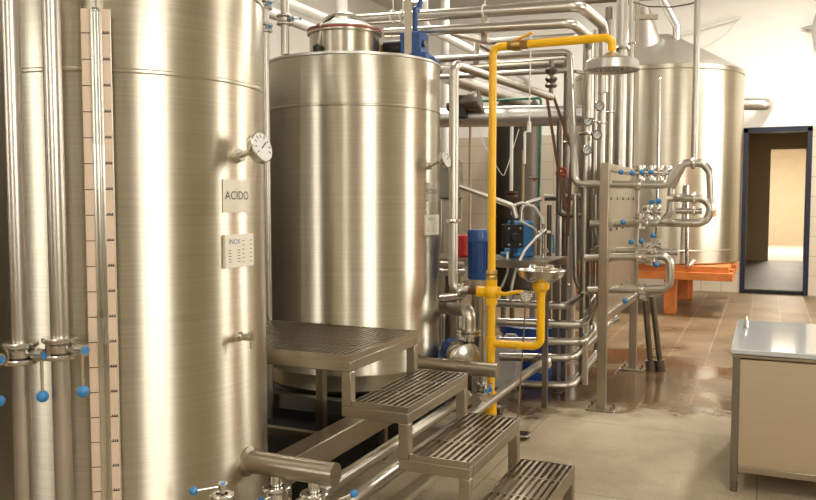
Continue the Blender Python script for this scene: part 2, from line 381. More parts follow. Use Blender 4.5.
# ------------------------------------------------------------------ the two CIP tanks on the left
def patch(mb, c, R, a0, a1, z0, z1, th, n=10):            # curved plate hugging a tank of radius R
    ring = []
    for i in range(n+1):
        a = a0+(a1-a0)*i/n; d_ = V((math.cos(a), math.sin(a), 0))
        ring.append([V((c[0], c[1], z))+d_*rr for rr, z in ((R, z0), (R+th, z0), (R+th, z1), (R, z1))])
    mb.rings(ring)
def on_tank(c, R, px, py):                                   # where a sight line meets the shell
    r = ray(px, py); ox, oy = -c[0], -c[1]
    A = r.x**2+r.y**2; Bq = 2*(ox*r.x+oy*r.y); Cq = ox*ox+oy*oy-R*R
    t = (-Bq-math.sqrt(Bq*Bq-4*A*Cq))/(2*A); p = C0+r*t
    return p, math.atan2(p.y-c[1], p.x-c[0])
def dial(parent, base, n, stem, R, name='thermometer', fr=.92, mw=1.):
    n = V(n).normalized(); c = base+n*stem
    o = put(name, MB().cyl(base-n*.01, base+n*.025, R*.42, seg=16).cyl(base, c, R*.2, seg=12).lathe([(0, -.004), (R*.7, -.004), (R*.95, .004), (R*1.0, .012), (R*1.0, .03), (R*.92, .033), (R*.9, .026)], c, n, 28), 'bright', parent)
    put('dial_face', MB().cyl(c+n*.02, c+n*.0345, R*fr, seg=28), 'dial', o, label='white round dial')
    u, v = frame(n); mk = MB()
    for k_ in range(9):
        a = math.radians(-30+30*k_); e = u*math.cos(a)+v*math.sin(a)
        mk.bar(c+n*.035+e*R*.58*fr/.92, c+n*.035+e*R*.8*fr/.92, .0035*mw*R/.06, .001, n.cross(e))
    e = u*.7+v*.5; mk.bar(c+n*.036-e*R*.2, c+n*.036+e*R*.55, .0045*mw*R/.06, .001, n.cross(e))
    put('markings', mk, 'ink', o)
    return o
def cip_tank(c, R, zt, zb, zfl, label, stubY, sign, signpx, labpx, thermo, gauge=False, band=1.9):
    t = thing('storage_tank', label, 'tank', (c[0], c[1], 0), 'tall steel tanks behind the stairs')
    put('shell', MB().lathe([(0, zb-.08), (R*.5, zb-.05), (R-.02, zb), (R, zb+.02), (R, zb+.10), (R+.003, zb+.105), (R+.003, zb+.115), (R, zb+.12), (R, band), (R+.003, band+.004), (R+.003, band+.012), (R, band+.016), (R, zt-.02), (R-.004, zt)], (c[0], c[1], 0), seg=96), 'tank', t)
    put('roof', MB().lathe([(R+.001, zt-.02), (R+.004, zt-.016), (R+.004, zt-.004), (R-.004, zt-.002), (R*.6, zt+.012), (.0, zt+.03)], (c[0], c[1], 0), seg=96), 'roof', t)
    for k_ in range(4):
        a = PI/4+k_*PI/2; x, y = c[0]+math.cos(a)*R*.78, c[1]+math.sin(a)*R*.78
        put('leg', MB().cyl((x, y, zfl), (x, y, zb+.02), .04, seg=16).cyl((x, y, zfl), (x, y, zfl+.012), .075, seg=18), 'satin', t)
    zs = .48; x0 = c[0]+math.sqrt(R*R-(stubY-c[1])**2)
    put('outlet_stub', MB().lathe([(.058, -.03), (.056, .008), (.043, .016), (.042, .02), (.042, -1.362-x0), (.0, -1.36-x0)], (x0, stubY, zs), (1, 0, 0), 32), 'tank' if 0 else 'satin', t)
    # sign and label plates
    for nm, px4, mm in (('sign', signpx, 'platem'), ('nameplate', labpx, 'paper')):
        (xa, ya, xb, yb) = px4
        p0, a0 = on_tank(c, R, xa, ya); p1, a1 = on_tank(c, R, xb, yb)
        mb = MB(); patch(mb, c, R-.001, a0, a1, p1.z, p0.z, .004 if nm == 'sign' else .012)
        o = put(nm, mb, mm, t)
        ac, zc = (a0+a1)/2, (p0.z+p1.z)/2; wd, ht = abs(a1-a0)*R, p0.z-p1.z; RR = R+(.0036 if nm == 'sign' else .0116)
        def f(x, y, oy=0, ox=0): a = ac+(x+ox)/RR; return V((c[0]+math.cos(a)*RR, c[1]+math.sin(a)*RR, zc+y+oy))
        tx = MB()
        if nm == 'sign':
            add_text(tx, sign, ht*.36, f, wd*.86/(ht*.36*len(sign)*.62))
            put('lettering', tx, 'ink', o)
        else:
            add_text(tx, 'INOX', ht*.22, lambda x, y: f(x, y, ht*.28, -wd*.22), .9); put('lettering', tx, 'blueink', o)
            ln = MB()
            for col_ in (0, 1):
                for q in range(6):
                    zz = ht*(.30-.13*q) if col_ else ht*(.02-.085*q)
                    if not col_ and q == 5: continue
                    xs_ = (.04*wd, .44*wd) if col_ else (-.42*wd, -.04*wd)
                    vs = [ln.b.verts.new(f(x, zz+dz)) for x, dz in ((xs_[0], -.0012), (xs_[1], -.0012), (xs_[1], .0012), (xs_[0], .0012))]; ln.b.faces.new(vs)
            put('print_lines', ln, 'ink', o)
    p, a = on_tank(c, R, *thermo[:2]); dial(t, p, (math.cos(a), math.sin(a), .28), thermo[2], thermo[3])
    return t
T1, R1 = (-2.25, 2.40), .517
T2, R2 = (-2.38, 4.50), .545
t1 = cip_tank(T1, R1, 2.21, .14, 0, 'tall brushed steel tank with level gauge and ACIDO sign beside the stairs', 2.43, 'ACIDO', (222, 179, 249, 212), (223, 235, 251, 265), (236, 157, .088, .056), band=1.86)
t2 = cip_tank(T2, R2, 2.285, .33, .20, 'brushed steel tank with round lidded manway on top behind the stair platform', 4.32, 'SODA', (425, 182, 437.2, 201), (424.5, 215, 437.3, 234), (428, 166, .10, .05), band=1.98)
# sampling tap on the first tank
p, a = on_tank(T1, R1, 236, 336); n = V((math.cos(a), math.sin(a), 0))
tp = put('sample_tap', MB().cyl(p-n*.01, p+n*.02, .018).cyl(p, p+n*.055, .009, seg=12).cyl(p+n*.035, p+n*.075, .014, seg=6).cyl(p+n*.065, p+n*.067-V((0, 0, .04)), .005, seg=10), 'bright', t1)
put('tap_lever', MB().bar(p+n*.055+V((0, 0, .012)), p+n*.08+V((0, 0, .02)), .012, .004, (0, 0, 1)), 'bright', tp)
# level gauge on the first tank
g0 = P(97, 12, 2.555); gx, gy = P(101, 250, 2.555).x, P(101, 250, 2.555).y
nrm = V((gx-T1[0], gy-T1[1], 0)).normalized(); tan_ = V((-nrm.y, nrm.x, 0)); gz0, gz1 = .455, ZAT(gx, gy, 9)
gc = V((gx, gy, 0)); plate = put('level_gauge', MB().bar(gc+V((0, 0, gz0))-nrm*.006, gc+V((0, 0, gz1))-nrm*.006, .088, .006, tan_), 'bright', t1)
for s_, wd in ((-1, .028), (1, .024)):
    c_ = gc+tan_*s_*.030
    st = put('scale_strip', MB().bar(c_+V((0, 0, gz0)), c_+V((0, 0, gz1)), wd, .004, tan_), 'scale', plate)
    tk = MB(); z = gz0+.05; q = 0
    while z < gz1:
        tk.bar(c_-tan_*wd*.48+nrm*.003+V((0, 0, z)), c_+tan_*wd*.48+nrm*.003+V((0, 0, z)), .0025, .0006, (0, 0, 1))
        if s_ == 1:
            for j in range(3): tk.bar(c_+tan_*(-.008+.007*j)+nrm*.003+V((0, 0, z+.004)), c_+tan_*(-.004+.007*j)+nrm*.003+V((0, 0, z+.004)), .006, .0006, (0, 0, 1))
        z += .0815; q += 1
    put('markings', tk, 'ink', plate)
put('sight_tube', MB().tube([gc+nrm*.014+V((0, 0, gz0-.03)), gc+nrm*.014+V((0, 0, gz1+.25))], .0085, seg=14), 'glass', plate)
put('sight_tube', MB().tube([gc-tan_*.011+nrm*.014+V((0, 0, gz1-.42)), gc-tan_*.011+nrm*.014+V((0, 0, gz1)), gc+tan_*.016+nrm*.014+V((0, 0, gz1)), gc+tan_*.016+nrm*.014+V((0, 0, gz1-.42))], .003, seg=8), 'bright', plate)
for z in (gz0-.02, .9, 1.6): put('bracket', MB().bar(gc-nrm*.03+V((0, 0, z)), gc-nrm*.006+V((0, 0, z)), .03, .02, tan_), 'bright', plate)
# manway of the second tank
mc = V((T2[0]-.005, T2[1]-.10, 2.285)); mr = .215
mw = put('manway', MB().lathe([(mr, -.02), (mr, .165), (mr+.014, .17), (mr+.014, .182), (mr-.02, .184)], mc, seg=56), 'tank', t2)
put('gasket', MB().lathe([(mr+.006, .182), (mr+.016, .184), (mr+.016, .192), (mr+.006, .194)], mc, seg=56), 'rubber', mw)
put('lid', MB().lathe([(mr+.014, .193), (mr+.016, .2), (mr-.02, .212), (mr*.6, .245), (mr*.3, .262), (.0, .268)], mc, seg=56), 'roof', mw)
arm = [mc+RT*x*mr+V((0, 0, z))-V((0, .03, 0)) for x, z in ((-.62, .225), (-.45, .275), (-.1, .30), (.25, .295), (.6, .255), (.95, .19))]
put('lid_arm', MB().tube(arm, .011, .08, 10), 'bright', mw)
put('lid_grip', MB().cyl(arm[0]-RT*.02, arm[0]+RT*.025, .017, seg=12), 'black', mw)
put('strap', MB().bar(mc-V((.06, .17, -.215)), mc-V((.02, .10, -.27)), .016, .012), 'black', mw)
hb = mc-V((FW.x, FW.y, 0)).normalized()*mr*.9-RT*.13
put('swing_bolt', MB().cyl(hb+V((0, .02, .2)), hb+V((-.02, 0, .05)), .008, seg=10).ball(hb+V((0, .01, .2)), .016), 'bright', mw)
put('bolt_knob', MB().lathe([(0, -.03), (.016, -.03), (.026, -.01), (.026, .02), (.012, .03), (0, .03)], hb+V((-.02, -.0, .055)), seg=16), 'black', mw)

# stair: platform and three treads stepping down towards the camera's right
XS = [-1.60, -1.33, -1.06, -.79]; ZS = [.785, .589, .393, .196]; YA, YE = 2.99, 3.72
st = thing('access_stairs', 'low steel stairs with slotted grating platform and three treads', 'stairs', (-1.5, 3.35, 0))
def grating(x0, x1, z, ncross):
    mb = MB(); h = .026; rim = .010
    mb.box((x0, YA, z-h), (x1, YA+rim, z)).box((x0, YE-rim, z-h), (x1, YE, z)).box((x0, YA+rim, z-h), (x0+rim, YE-rim, z)).box((x1-rim, YA+rim, z-h), (x1, YE-rim, z))
    nb = max(2, round((x1-x0)/.029))
    for i in range(1, nb):
        x = x0+(x1-x0)*i/nb; mb.box((x-.0068, YA+rim, z-.020), (x+.0068, YE-rim, z-.002))
    for j in range(1, ncross+1):
        y = YA+(YE-YA)*j/(ncross+1); mb.box((x0+rim, y-.005, z-.016), (x1-rim, y+.005, z-.001))
    return mb
put('platform_grating', grating(-2.72, XS[0], ZS[0], 3), 'satin', st)
for i in range(1, 4): put('tread', grating(XS[i-1]+.004, XS[i], ZS[i], 2), 'satin', st)
W = .046
fr = MB()
for y in (YA, YE-W):
    for i in range(4):
        x0 = -2.72 if i == 0 else XS[i-1]-W; z1 = ZS[i]-.026
        fr.box((x0, y, z1-W), (XS[i], y+W, z1))
for i in range(4):
    z1 = ZS[i]-.026; fr.box((XS[i]-W, YA+W, z1-W), (XS[i], YE-W, z1))
fr.box((-2.72, YA+W, ZS[0]-.026-W), (-2.72+W, YE-W, ZS[0]-.026))
put('frame', fr, 'satin', st, bevel=.003)
for i in range(4):
    zb_ = ZS[i+1]-.026 if i < 3 else 0
    for y in (YA, YE-W): put('leg', MB().box((XS[i]-W, y, zb_), (XS[i], y+W, ZS[i]-.026-W)), 'satin', st, bevel=.003)
for (x, y) in ((-2.72, YE-W), (-2.18, YE-W)): put('leg', MB().box((x, y, .20), (x+W, y+W, ZS[0]-.026-W)), 'satin', st, bevel=.003)
# base frame under the platform
bf = thing('base_frame', 'steel channel base frame lying low under the stair platform', 'frame', (-1.92, 3.4, 0))
put('beam', MB().box((-1.98, 2.87, .20), (-1.87, 4.15, .315)), 'satin', bf, bevel=.004)
put('crossbar', MB().box((-2.6, 3.36, .26), (-1.98, 3.40, .30)), 'satin', bf)
put('crossbar', MB().box((-2.9, 3.86, .25), (-1.98, 3.93, .33)), 'dull', bf)
for y in (2.95, 3.95): put('leg', MB().box((-1.94, y, 0), (-1.90, y+.04, .2)), 'satin', bf)

pn_ = thing('shade_block', 'low black block added as shade below the SODA tank', 'shade block', (-2.55, 4.3, 0))
put('block', MB().box((-3.15, 3.0, 0), (-2.0, 5.15, .20)), 'dark', pn_, bevel=.01)  # near-black block added to stand in for the shade under the tank
# the two low pipes along the floor and the valves between stubs and pipes
ZP = .27
def low_pipe(x, label, ye, r):
    o = pipe('floor_pipe', label, [(x, 1.75, ZP), (x, ye, ZP)], r, 'pipe', group='low pipes running under the stairs')
    return o
lp1 = low_pipe(-1.45, 'polished low pipe along the floor ending at a flange below the eyewash bowl', 5.66, .030)
lp2 = low_pipe(-1.61, 'polished low pipe nearer the tanks passing under the stair treads', 4.46, .030)
fl = MB()
fl.lathe([(.028, -.03), (.062, -.028), (.07, -.015), (.07, .0), (.062, .012), (.062, .02), (.07, .03), (.07, .045), (.0, .05)], (-1.45, 5.62, ZP), (0, 1, 0), 28)
put('flange', fl, 'bright', lp1)
put('clamp', MB().lathe([(.028, -.02), (.05, -.018), (.055, 0), (.05, .018), (.028, .02)], (-1.61, 4.44, ZP), (0, 1, 0), 24), 'bright', lp2)
for (yy, nm, zt) in ((2.43, 'the ACIDO tank', .442), (4.32, 'the SODA tank', .442)):
    for (x, which) in ((-1.61, 'closer to'), (-1.45, 'farther from')):
        c = V((x, yy, .372)); r = .026
        near = yy < 3
        sd = V((.75, -.3, 0)) if x > -1.5 else V((-.2, -1, 0))
        if not near: sd = V((.5, -.7, 0))
        lv = (V((.8, .5, .35)) if x > -1.5 else V((-.8, -.3, -.25))) if near else V((.9, .3, .3))
        butterfly(c, (0, 0, 1), sd, lv, r, 'butterfly valve under the outlet stub of %s, %s the tank' % (nm, which), 'valves under the tank outlets', llen=.10 if near else .015, slen=.062, ball=.0145)
        par = [o for o in COL.objects if o.type == 'EMPTY' and o.name.startswith('butterfly_valve')][-1]
        put('lower_neck', MB().cyl((x, yy, ZP), (x, yy, .345), .022, seg=16), 'bright', par)
        put('upper_neck', MB().cyl((x, yy, .40), (x, yy, .46), .022, seg=16), 'bright', par)
vb = PZ(226, 499, .40)
vv = butterfly(at_z(P(222, 497, 2.62), .465), (0, 0, 1), (.15, -.1, 1), (-.75, -.45, -.12), .020, 'small lever valve with blue ball low beside the ACIDO tank', None, llen=.085, slen=.055, ball=.0145)
c = at_z(P(222, 497, 2.62), .465)
put('pipe_neck', MB().cyl(at_z(c, 0), at_z(c, .44), .018).cyl(at_z(c, .0), at_z(c, .01), .04), 'bright', vv)
# vertical pipes in front of the first tank, each with a lever valve
for (px, zc_, lab) in ((20, .985, 'steel riser pipe with lever valve, second left of the level gauge'), (60, 1.0, 'steel riser pipe with lever valve, next to the level gauge'), (-24, .98, 'steel riser pipe with lever valve at the left edge')):
    b0 = P(px, 340, 2.44 if px > -1 else 2.40); r = .0265
    pipe('riser_pipe', lab.replace('steel riser pipe with', 'lower steel riser pipe below its'), [at_z(b0, 0), at_z(b0, zc_-.03)], r, 'pipe', group='riser pipes in front of the ACIDO tank', seg=20)
    pipe('riser_pipe', lab.replace('with lever valve', 'above its blue ball valve').replace('steel riser', 'upper steel riser'), [at_z(b0, zc_+.03), at_z(b0, ZC)], r, 'pipe', group='riser pipes in front of the ACIDO tank', seg=20)
    nm = {20: 'on the middle riser pipe', 60: 'on the riser next to the level gauge', -24: 'at the left edge, mostly out of view'}[px]
    butterfly(at_z(b0, zc_), (0, 0, 1), RT*.9-V((FW.x, FW.y, 0))*.42, (0, 0, -1), r, 'clamped butterfly valve with blue ball lever '+nm, 'lever valves on the riser pipes', llen=.115, slen=.09, ball=.0185)

# ------------------------------------------------------------------ emergency shower and eyewash
EX, EY = -1.47, 4.52
es = thing('emergency_shower', 'yellow emergency shower and eyewash station on a floor post', 'safety shower', (EX, EY, 0))
zt = ZAT(EX, EY, 47); zx = ZAT(EX, EY, 292); zl = ZAT(EX, EY, 343); ax_ = PY(612, 43, EY).x; bx_ = PY(541, 300, EY).x
zh = zt
put('post', MB().cyl((EX, EY, 0), (EX, EY, .012), .07).cyl((EX, EY, 0), (EX, EY, .30), .036).cyl((EX, EY, .29), (EX, EY, zx-.03), .023).ring((EX, EY, zl), (1, 0, 0), .02, .01), 'yellow', es)
put('riser', MB().tube([(EX, EY, zx+.03), (EX, EY, zt), (EX+.10, EY, zt)], .023, .05), 'yellow', es)
put('union', MB().lathe([(.02, -.03), (.034, -.028), (.036, -.01), (.03, 0), (.036, .01), (.034, .03), (.02, .032)], (EX, EY, zx+.10), seg=8), 'brass', es)
put('shower_arm', MB().tube([(EX+.20, EY, zt), (ax_, EY, zt), (ax_, EY, zt-.085)], .023, .05), 'yellow', es)
put('shower_valve', MB().cyl((EX+.09, EY, zt), (EX+.21, EY, zt), .026, seg=8).cyl((EX+.12, EY, zt), (EX+.17, EY, zt), .034, seg=16), 'brass', es)
put('valve_lever', MB().bar((EX+.13, EY, zt+.026), (EX+.24, EY-.01, zt+.062), .03, .008, (0, 1, 0)), 'yellow', es)
rx = EX+.225
put('pull_rod', MB().cyl((rx, EY, zt+.05), (rx-.005, EY, zt-.50), .004, seg=8).cyl((rx-.005, EY, zt-.44), (rx-.005, EY, zt-.50), .012, seg=10).cyl((rx-.03, EY, zt-.50), (rx-.03, EY, zt-.68), .008, seg=8).bar((rx-.03, EY, zt-.5), (rx, EY, zt-.49), .012, .01), 'white', es)
hc = V((ax_, EY, zt-.085))
sh = put('shower_head', MB().lathe([(.02, .01), (.03, 0), (.06, -.022), (.125, -.035), (.142, -.048), (.146, -.075), (.15, -.095), (.143, -.098), (.13, -.088), (0, -.084)], hc, seg=44), 'roof', es)
hol = MB()
for rr, n_ in ((.03, 6), (.06, 12), (.09, 18)):
    for q in range(n_): a = 2*PI*q/n_; hol.cyl(hc+V((rr*math.cos(a), rr*math.sin(a), -.086)), hc+V((rr*math.cos(a), rr*math.sin(a), -.089)), .004, seg=6)
put('spray_holes', hol, 'dark', sh)
put('cross_fitting', MB().ball((EX, EY, zx), .05, 18).cyl((EX, EY, zx-.075), (EX, EY, zx+.075), .034).cyl((EX-.085, EY, zx), (EX+.05, EY, zx), .034), 'yellow', es)
put('lower_loop', MB().tube([(EX, EY, zl), (bx_, EY, zl), (bx_, EY, zx+.02)], .0235, .05).cyl((EX, EY, zl-.04), (EX, EY, zl+.04), .03), 'yellow', es)
zb_ = ZAT(bx_, EY, 270)
put('bowl_socket', MB().lathe([(.026, -.15), (.028, -.13), (.047, -.11), (.05, -.06), (.045, -.05), (.0, -.05)], (bx_, EY, zb_), seg=28), 'yellow', es)
bw = put('eyewash_bowl', MB().lathe([(.03, -.075), (.08, -.066), (.122, -.04), (.136, -.008), (.142, 0), (.139, .003), (.13, -.004), (.115, -.034), (.07, -.056), (.0, -.06)], (bx_, EY, zb_), seg=44), 'bright', es)
put('eyewash_nozzle', MB().tube([(bx_, EY, zb_-.05), (bx_, EY, zb_+.01)], .012).cyl((bx_-.05, EY, zb_+.012), (bx_+.05, EY, zb_+.012), .01, seg=10).lathe([(.02, 0), (.024, .018), (0, .02)], (bx_-.05, EY, zb_+.012)).lathe([(.02, 0), (.024, .018), (0, .02)], (bx_+.05, EY, zb_+.012)), 'bright', es)
fx = PY(526, 297, EY-.06)
put('push_lever', MB().tube([(EX+.05, EY-.02, zx), (EX+.09, EY-.03, zx-.005), (EX+.17, EY-.03, zx+.012), (EX+.20, EY-.02, zx+.012)], .012, .02, 10), 'yellow', es)
put('lever_joint', MB().cyl((EX+.19, EY-.02, zx+.012), (bx_-.03, EY, zx+.012), .009, seg=10), 'bright', es)
pl_ = put('push_disc', MB().lathe([(0, -.008), (.036, -.008), (.038, 0), (.032, .004), (.03, 0), (0, 0)], fx, (-FW.x, -FW.y, 0), 28), 'bright', es)
pn = V((-FW.x, -FW.y, 0)).normalized()
put('push_disc_emblem', MB().ring(fx+pn*.006, pn, .02, .003).bar(fx+pn*.008-V((0, 0, .014)), fx+pn*.008+V((0, 0, .014)), .007, .003, RT).bar(fx+pn*.008-RT*.012, fx+pn*.008+RT*.012, .006, .003, (0, 0, 1)), 'white', pl_)
pedp = PZ(517, 433, .035)
put('pedal_rod', MB().cyl(fx-V((0, 0, .02)), pedp+V((0, 0, .01)), .005, seg=8), 'satin', es)
pd = put('foot_pedal', MB().box((-.075, -.05, -.012), (.075, .05, 0), Matrix.Translation(pedp) @ Matrix.Rotation(.12, 4, 'Z')).box((-.075, .02, -.035), (-.03, .05, -.012), Matrix.Translation(pedp)).box((.03, .02, -.035), (.075, .05, -.012), Matrix.Translation(pedp)), 'bright', es, bevel=.003)
put('pedal_pad', MB().box((-.045, -.04, 0), (.065, .04, .004), Matrix.Translation(pedp) @ Matrix.Rotation(.12, 4, 'Z')), 'black', pd, label='black rubber pad')
put('inlet_nipple', MB().cyl((EX-.15, EY, zx), (EX-.08, EY, zx), .021), 'rust', es)
# steel water pipe feeding it
SX = PY(453.5, 200, EY).x; zt2 = ZAT(SX, EY, 64)
far = PZ(551, 97, zt2)
sp_ = pipe('supply_pipe', 'steel water pipe rising beside the yellow post then running back overhead', [(EX-.14, EY, zx), (SX, EY, zx), (SX, EY, zt2), (SX+.0, far.y, zt2) if 0 else far], .029, 'pipe', bend=.06, clamps=[(V((SX, EY, ZAT(SX, EY, 221))), (0, 0, 1), .8), (V((EX-.19, EY, zx)), (1, 0, 0), 1.0)])
put('union_nut', MB().cyl((EX-.20, EY, zx), (EX-.17, EY, zx), .045, seg=8), 'bright', sp_)

# ------------------------------------------------------------------ cart at the right
CX0, CX1, CY0, CY1, CZ = -.125, .72, 4.22, 5.24, .72
ct = thing('steel_cart', 'square steel cart with flat lid standing on the concrete at the right', 'cart', ((CX0+CX1)/2, (CY0+CY1)/2, 0))
put('tub', MB().box((CX0+.02, CY0+.012, .13), (CX1-.02, CY1-.012, CZ-.05)), steel('cart_steel', (.66, .56, .42), .34, .48, (2, 2, 90), 0, .02, .15), ct, bevel=.006)
for x in (CX0, CX1-.035):
    for y in (CY0, CY1-.035): put('corner_post', MB().box((x, y, .05), (x+.035, y+.035, CZ-.035)), 'dull', ct, bevel=.003)
put('bottom_rail', MB().box((CX0+.035, CY0+.002, .10), (CX1-.035, CY0+.03, .135)).box((CX0+.035, CY1-.03, .10), (CX1-.035, CY1-.002, .135)).box((CX0+.002, CY0+.035, .10), (CX0+.03, CY1-.035, .135)), 'satin', ct, bevel=.004)
put('top_rim', MB().box((CX0-.004, CY0-.004, CZ-.045), (CX1+.004, CY1+.004, CZ-.028)), 'satin', ct, bevel=.004)
ld = put('lid', MB().box((CX0-.012, CY0-.014, CZ-.026), (CX1+.012, CY1+.014, CZ)), paint('pale_lid_coating', (.56, .585, .59), .10, .05, 3, coat=.3), ct, bevel=.006)
put('lid_handle', MB().tube([(CX0+.05, CY1-.30, CZ), (CX0+.045, CY1-.27, CZ+.05), (CX0+.045, CY1-.16, CZ+.05), (CX0+.05, CY1-.13, CZ)], .008, .02, 10), 'bright', ct)
for x in (CX0+.018, CX1-.018):
    for y in (CY0+.018, CY1-.018): put('foot', MB().cyl((x, y, 0), (x, y, .05), .018), 'dull', ct)

# ------------------------------------------------------------------ valve panel rig
PXW = -1.0
Y0, Y1 = 5.55, 6.98
rig = thing('valve_rack', 'steel valve panel on floor posts with foot plates by the wet tiles', 'panel', (PXW, (Y0+Y1)/2, 0))
zt3 = ZAT(PXW, Y0, 163)
put('post', MB().box((PXW-.03, Y0-.03, 0), (PXW+.03, Y0+.03, zt3)), 'satin', rig, bevel=.004)
put('post', MB().box((PXW-.03, Y1-.03, 0), (PXW+.03, Y1+.03, zt3+.01)), 'satin', rig, bevel=.004)
for y in (Y0, Y1):
    put('foot_plate', MB().box((PXW-.10, y-.08, 0), (PXW+.10, y+.08, .012)), 'satin', rig, bevel=.003)
    for sx_ in (-.075, .075):
        for sy_ in (-.055, .055): put('anchor_bolt', MB().cyl((PXW+sx_, y+sy_, .012), (PXW+sx_, y+sy_, .035), .009, seg=6), 'satin', rig)
put('plate', MB().box((PXW-.006, Y0+.03, .66), (PXW+.006, Y1-.03, zt3-.05)), 'tank', rig)
put('rail', MB().box((PXW-.022, Y0+.03, zt3-.05), (PXW+.022, Y1-.03, zt3)), 'satin', rig, bevel=.003)
put('rail', MB().box((PXW-.022, Y0+.03, .60), (PXW+.022, Y1-.03, .66)), 'satin', rig, bevel=.003)
bo = MB()
for j in range(5):
    for z in (.80, 1.02, 1.24, 1.46):
        y = Y0+.2+.26*j; bo.cyl((PXW+.006, y, z), (PXW+.016, y, z), .012, seg=6)
put('plate_bolt', bo, 'satin', rig)
# pipework loops through the panel; LY is the row they stand in
LY = 5.78; r = .0275
def L(px, py, y=LY): return PY(px, py, y)
def lvl(pts, y=LY): return [PY(a, e, y) for a, e in pts]
c1x = PY(575, 184, LY).x
pipe('transfer_pipe', 'steel pipe from overhead dropping to a loop through the valve panel, topmost', [PZ(310, 66.5, 2.56), PZ(570, 52, 2.56)] + lvl([(575, 184), (667, 185), (683, 163), (703, 163), (710, 172), (711.5, 210)]), r, bend=.062, group='pipes through the valve panel', clamps=[(L(638, 184.5), (1, 0, 0), 1.6), (L(693, 163), (1, 0, 0), .8)])
pipe('transfer_pipe', 'steel loop pipe crossing the panel at chest height and rising behind the upper bend', lvl([(590, 224), (660, 223), (669.5, 214), (671, 188), (684, 163)], LY+.12), r*.95, bend=.06, group='pipes through the valve panel', clamps=[(L(646, 223, LY+.12), (1, 0, 0), 1.6)])
pipe('transfer_pipe', 'wide U shaped steel loop pipe, rightmost beside the round tank', [PY(670.5, 198, LY+.11)] + lvl([(678, 198), (703, 198.5), (711, 206), (708, 219), (700, 223), (672, 223)], LY-.03) + [PY(663, 222.5, LY+.11)], r, bend=.07, group='pipes through the valve panel', clamps=[(L(694, 198, LY-.03), (1, 0, 0), .8)])
pipe('transfer_pipe', 'thin steel crosspiece pipe inside the U shaped loop', lvl([(676, 211), (702, 211)], LY+.05), r*.75, group='pipes through the valve panel', clamps=[(L(694, 211, LY+.05), (1, 0, 0), .8)])
pipe('transfer_pipe', 'C shaped steel bend pipe on the lower half of the valve panel', lvl([(585, 258), (664, 256), (670, 261), (670, 284), (664, 288.5), (588, 290)]), r, bend=.05, group='pipes through the valve panel', clamps=[(L(639, 257), (1, 0, 0), 1.6), (L(641, 289), (1, 0, 0), 1.6)])
pipe('transfer_pipe', 'short open steel pipe pointing past the C shaped bend', lvl([(600, 250), (678, 252)], LY+.25), r*.9, group='pipes through the valve panel')
# lever valves on the panel pipes: (centre pixel, row, ball pixel)
panel_valves = [
    ((640, 173, .12), (621, 172), 'top of the panel, farthest left ball'), ((651, 173, .25), (632, 173), 'top of the panel, second ball from the post'),
    ((659, 173, .4), (642, 172), 'top of the panel, third ball from the post'), ((667, 173, .5), (651, 172), 'top of the panel, ball nearest the upper bend'),
    ((640, 221, -.02), (623, 222), 'panel, ball beside the post at chest height'), ((648, 212, .25), (652, 202), 'panel, left of two raised balls under the top pipe'),
    ((656, 212, .35), (658.5, 201), 'panel, right of two raised balls under the top pipe'), ((644, 250, .0), (631, 242), 'panel, left of a low pair of balls'),
    ((650, 250, .12), (641, 241), 'panel, right of a low pair of balls'), ((656, 246, .3), (653, 235.5), 'panel, raised ball over the C shaped bend'),
    ((652, 258, .0), (656.5, 265), 'panel, ball hanging inside the C shaped bend'), ((641, 291, .0), (625, 301), 'panel, lowest ball near the floor posts')]
for (cx, cy, dy), (bx, by), lab in panel_valves:
    c = PY(cx, cy, LY+dy); e = PY(bx, by, LY+min(dy-.05, -.04)); v = e-c
    t = thing('lever_valve', 'small lever valve with blue ball, '+lab, 'valve', c-V((0, 0, .03)), 'lever valves on the panel')
    put('body', MB().cyl(c-V((.035, 0, 0)), c+V((.035, 0, 0)), .026, seg=14).cyl(c-V((0, 0, .05)), c+V((0, 0, .05)), .022, seg=14).lathe([(.02, .035), (.036, .036), (.036, .052), (.0, .054)], c, seg=14).lathe([(.0, -.054), (.036, -.052), (.036, -.036), (.02, -.035)], c, seg=14), 'bright', t)
    h = put('handle', MB().cyl(c, c+v, .0055, seg=8).cyl(c-v.normalized()*.02, c+v.normalized()*.045, .012, seg=10), 'bright', t)
    put('ball_knob', MB().ball(c+v, .0195), 'blue', h, label='blue ball knob')
# inclined drain legs below the panel
for a, e, lab in (((645, 300), (651, 371), 'left inclined steel drain pipe with flared foot below the valve panel'), ((652, 296), (661, 371), 'right inclined steel drain pipe with flared foot below the valve panel')):
    q = PZ(e[0], e[1], .0); tpt = P(a[0], a[1], q.dot(FW)-C0.dot(FW)-.12) if 0 else PY(a[0], a[1], q.y-.1)
    o = tag(put('drain_pipe', MB().cyl(q, tpt, .024).cyl(q, q+(tpt-q).normalized()*.10, .045, .04), 'dull'), lab, 'pipe', 'inclined drain pipes')
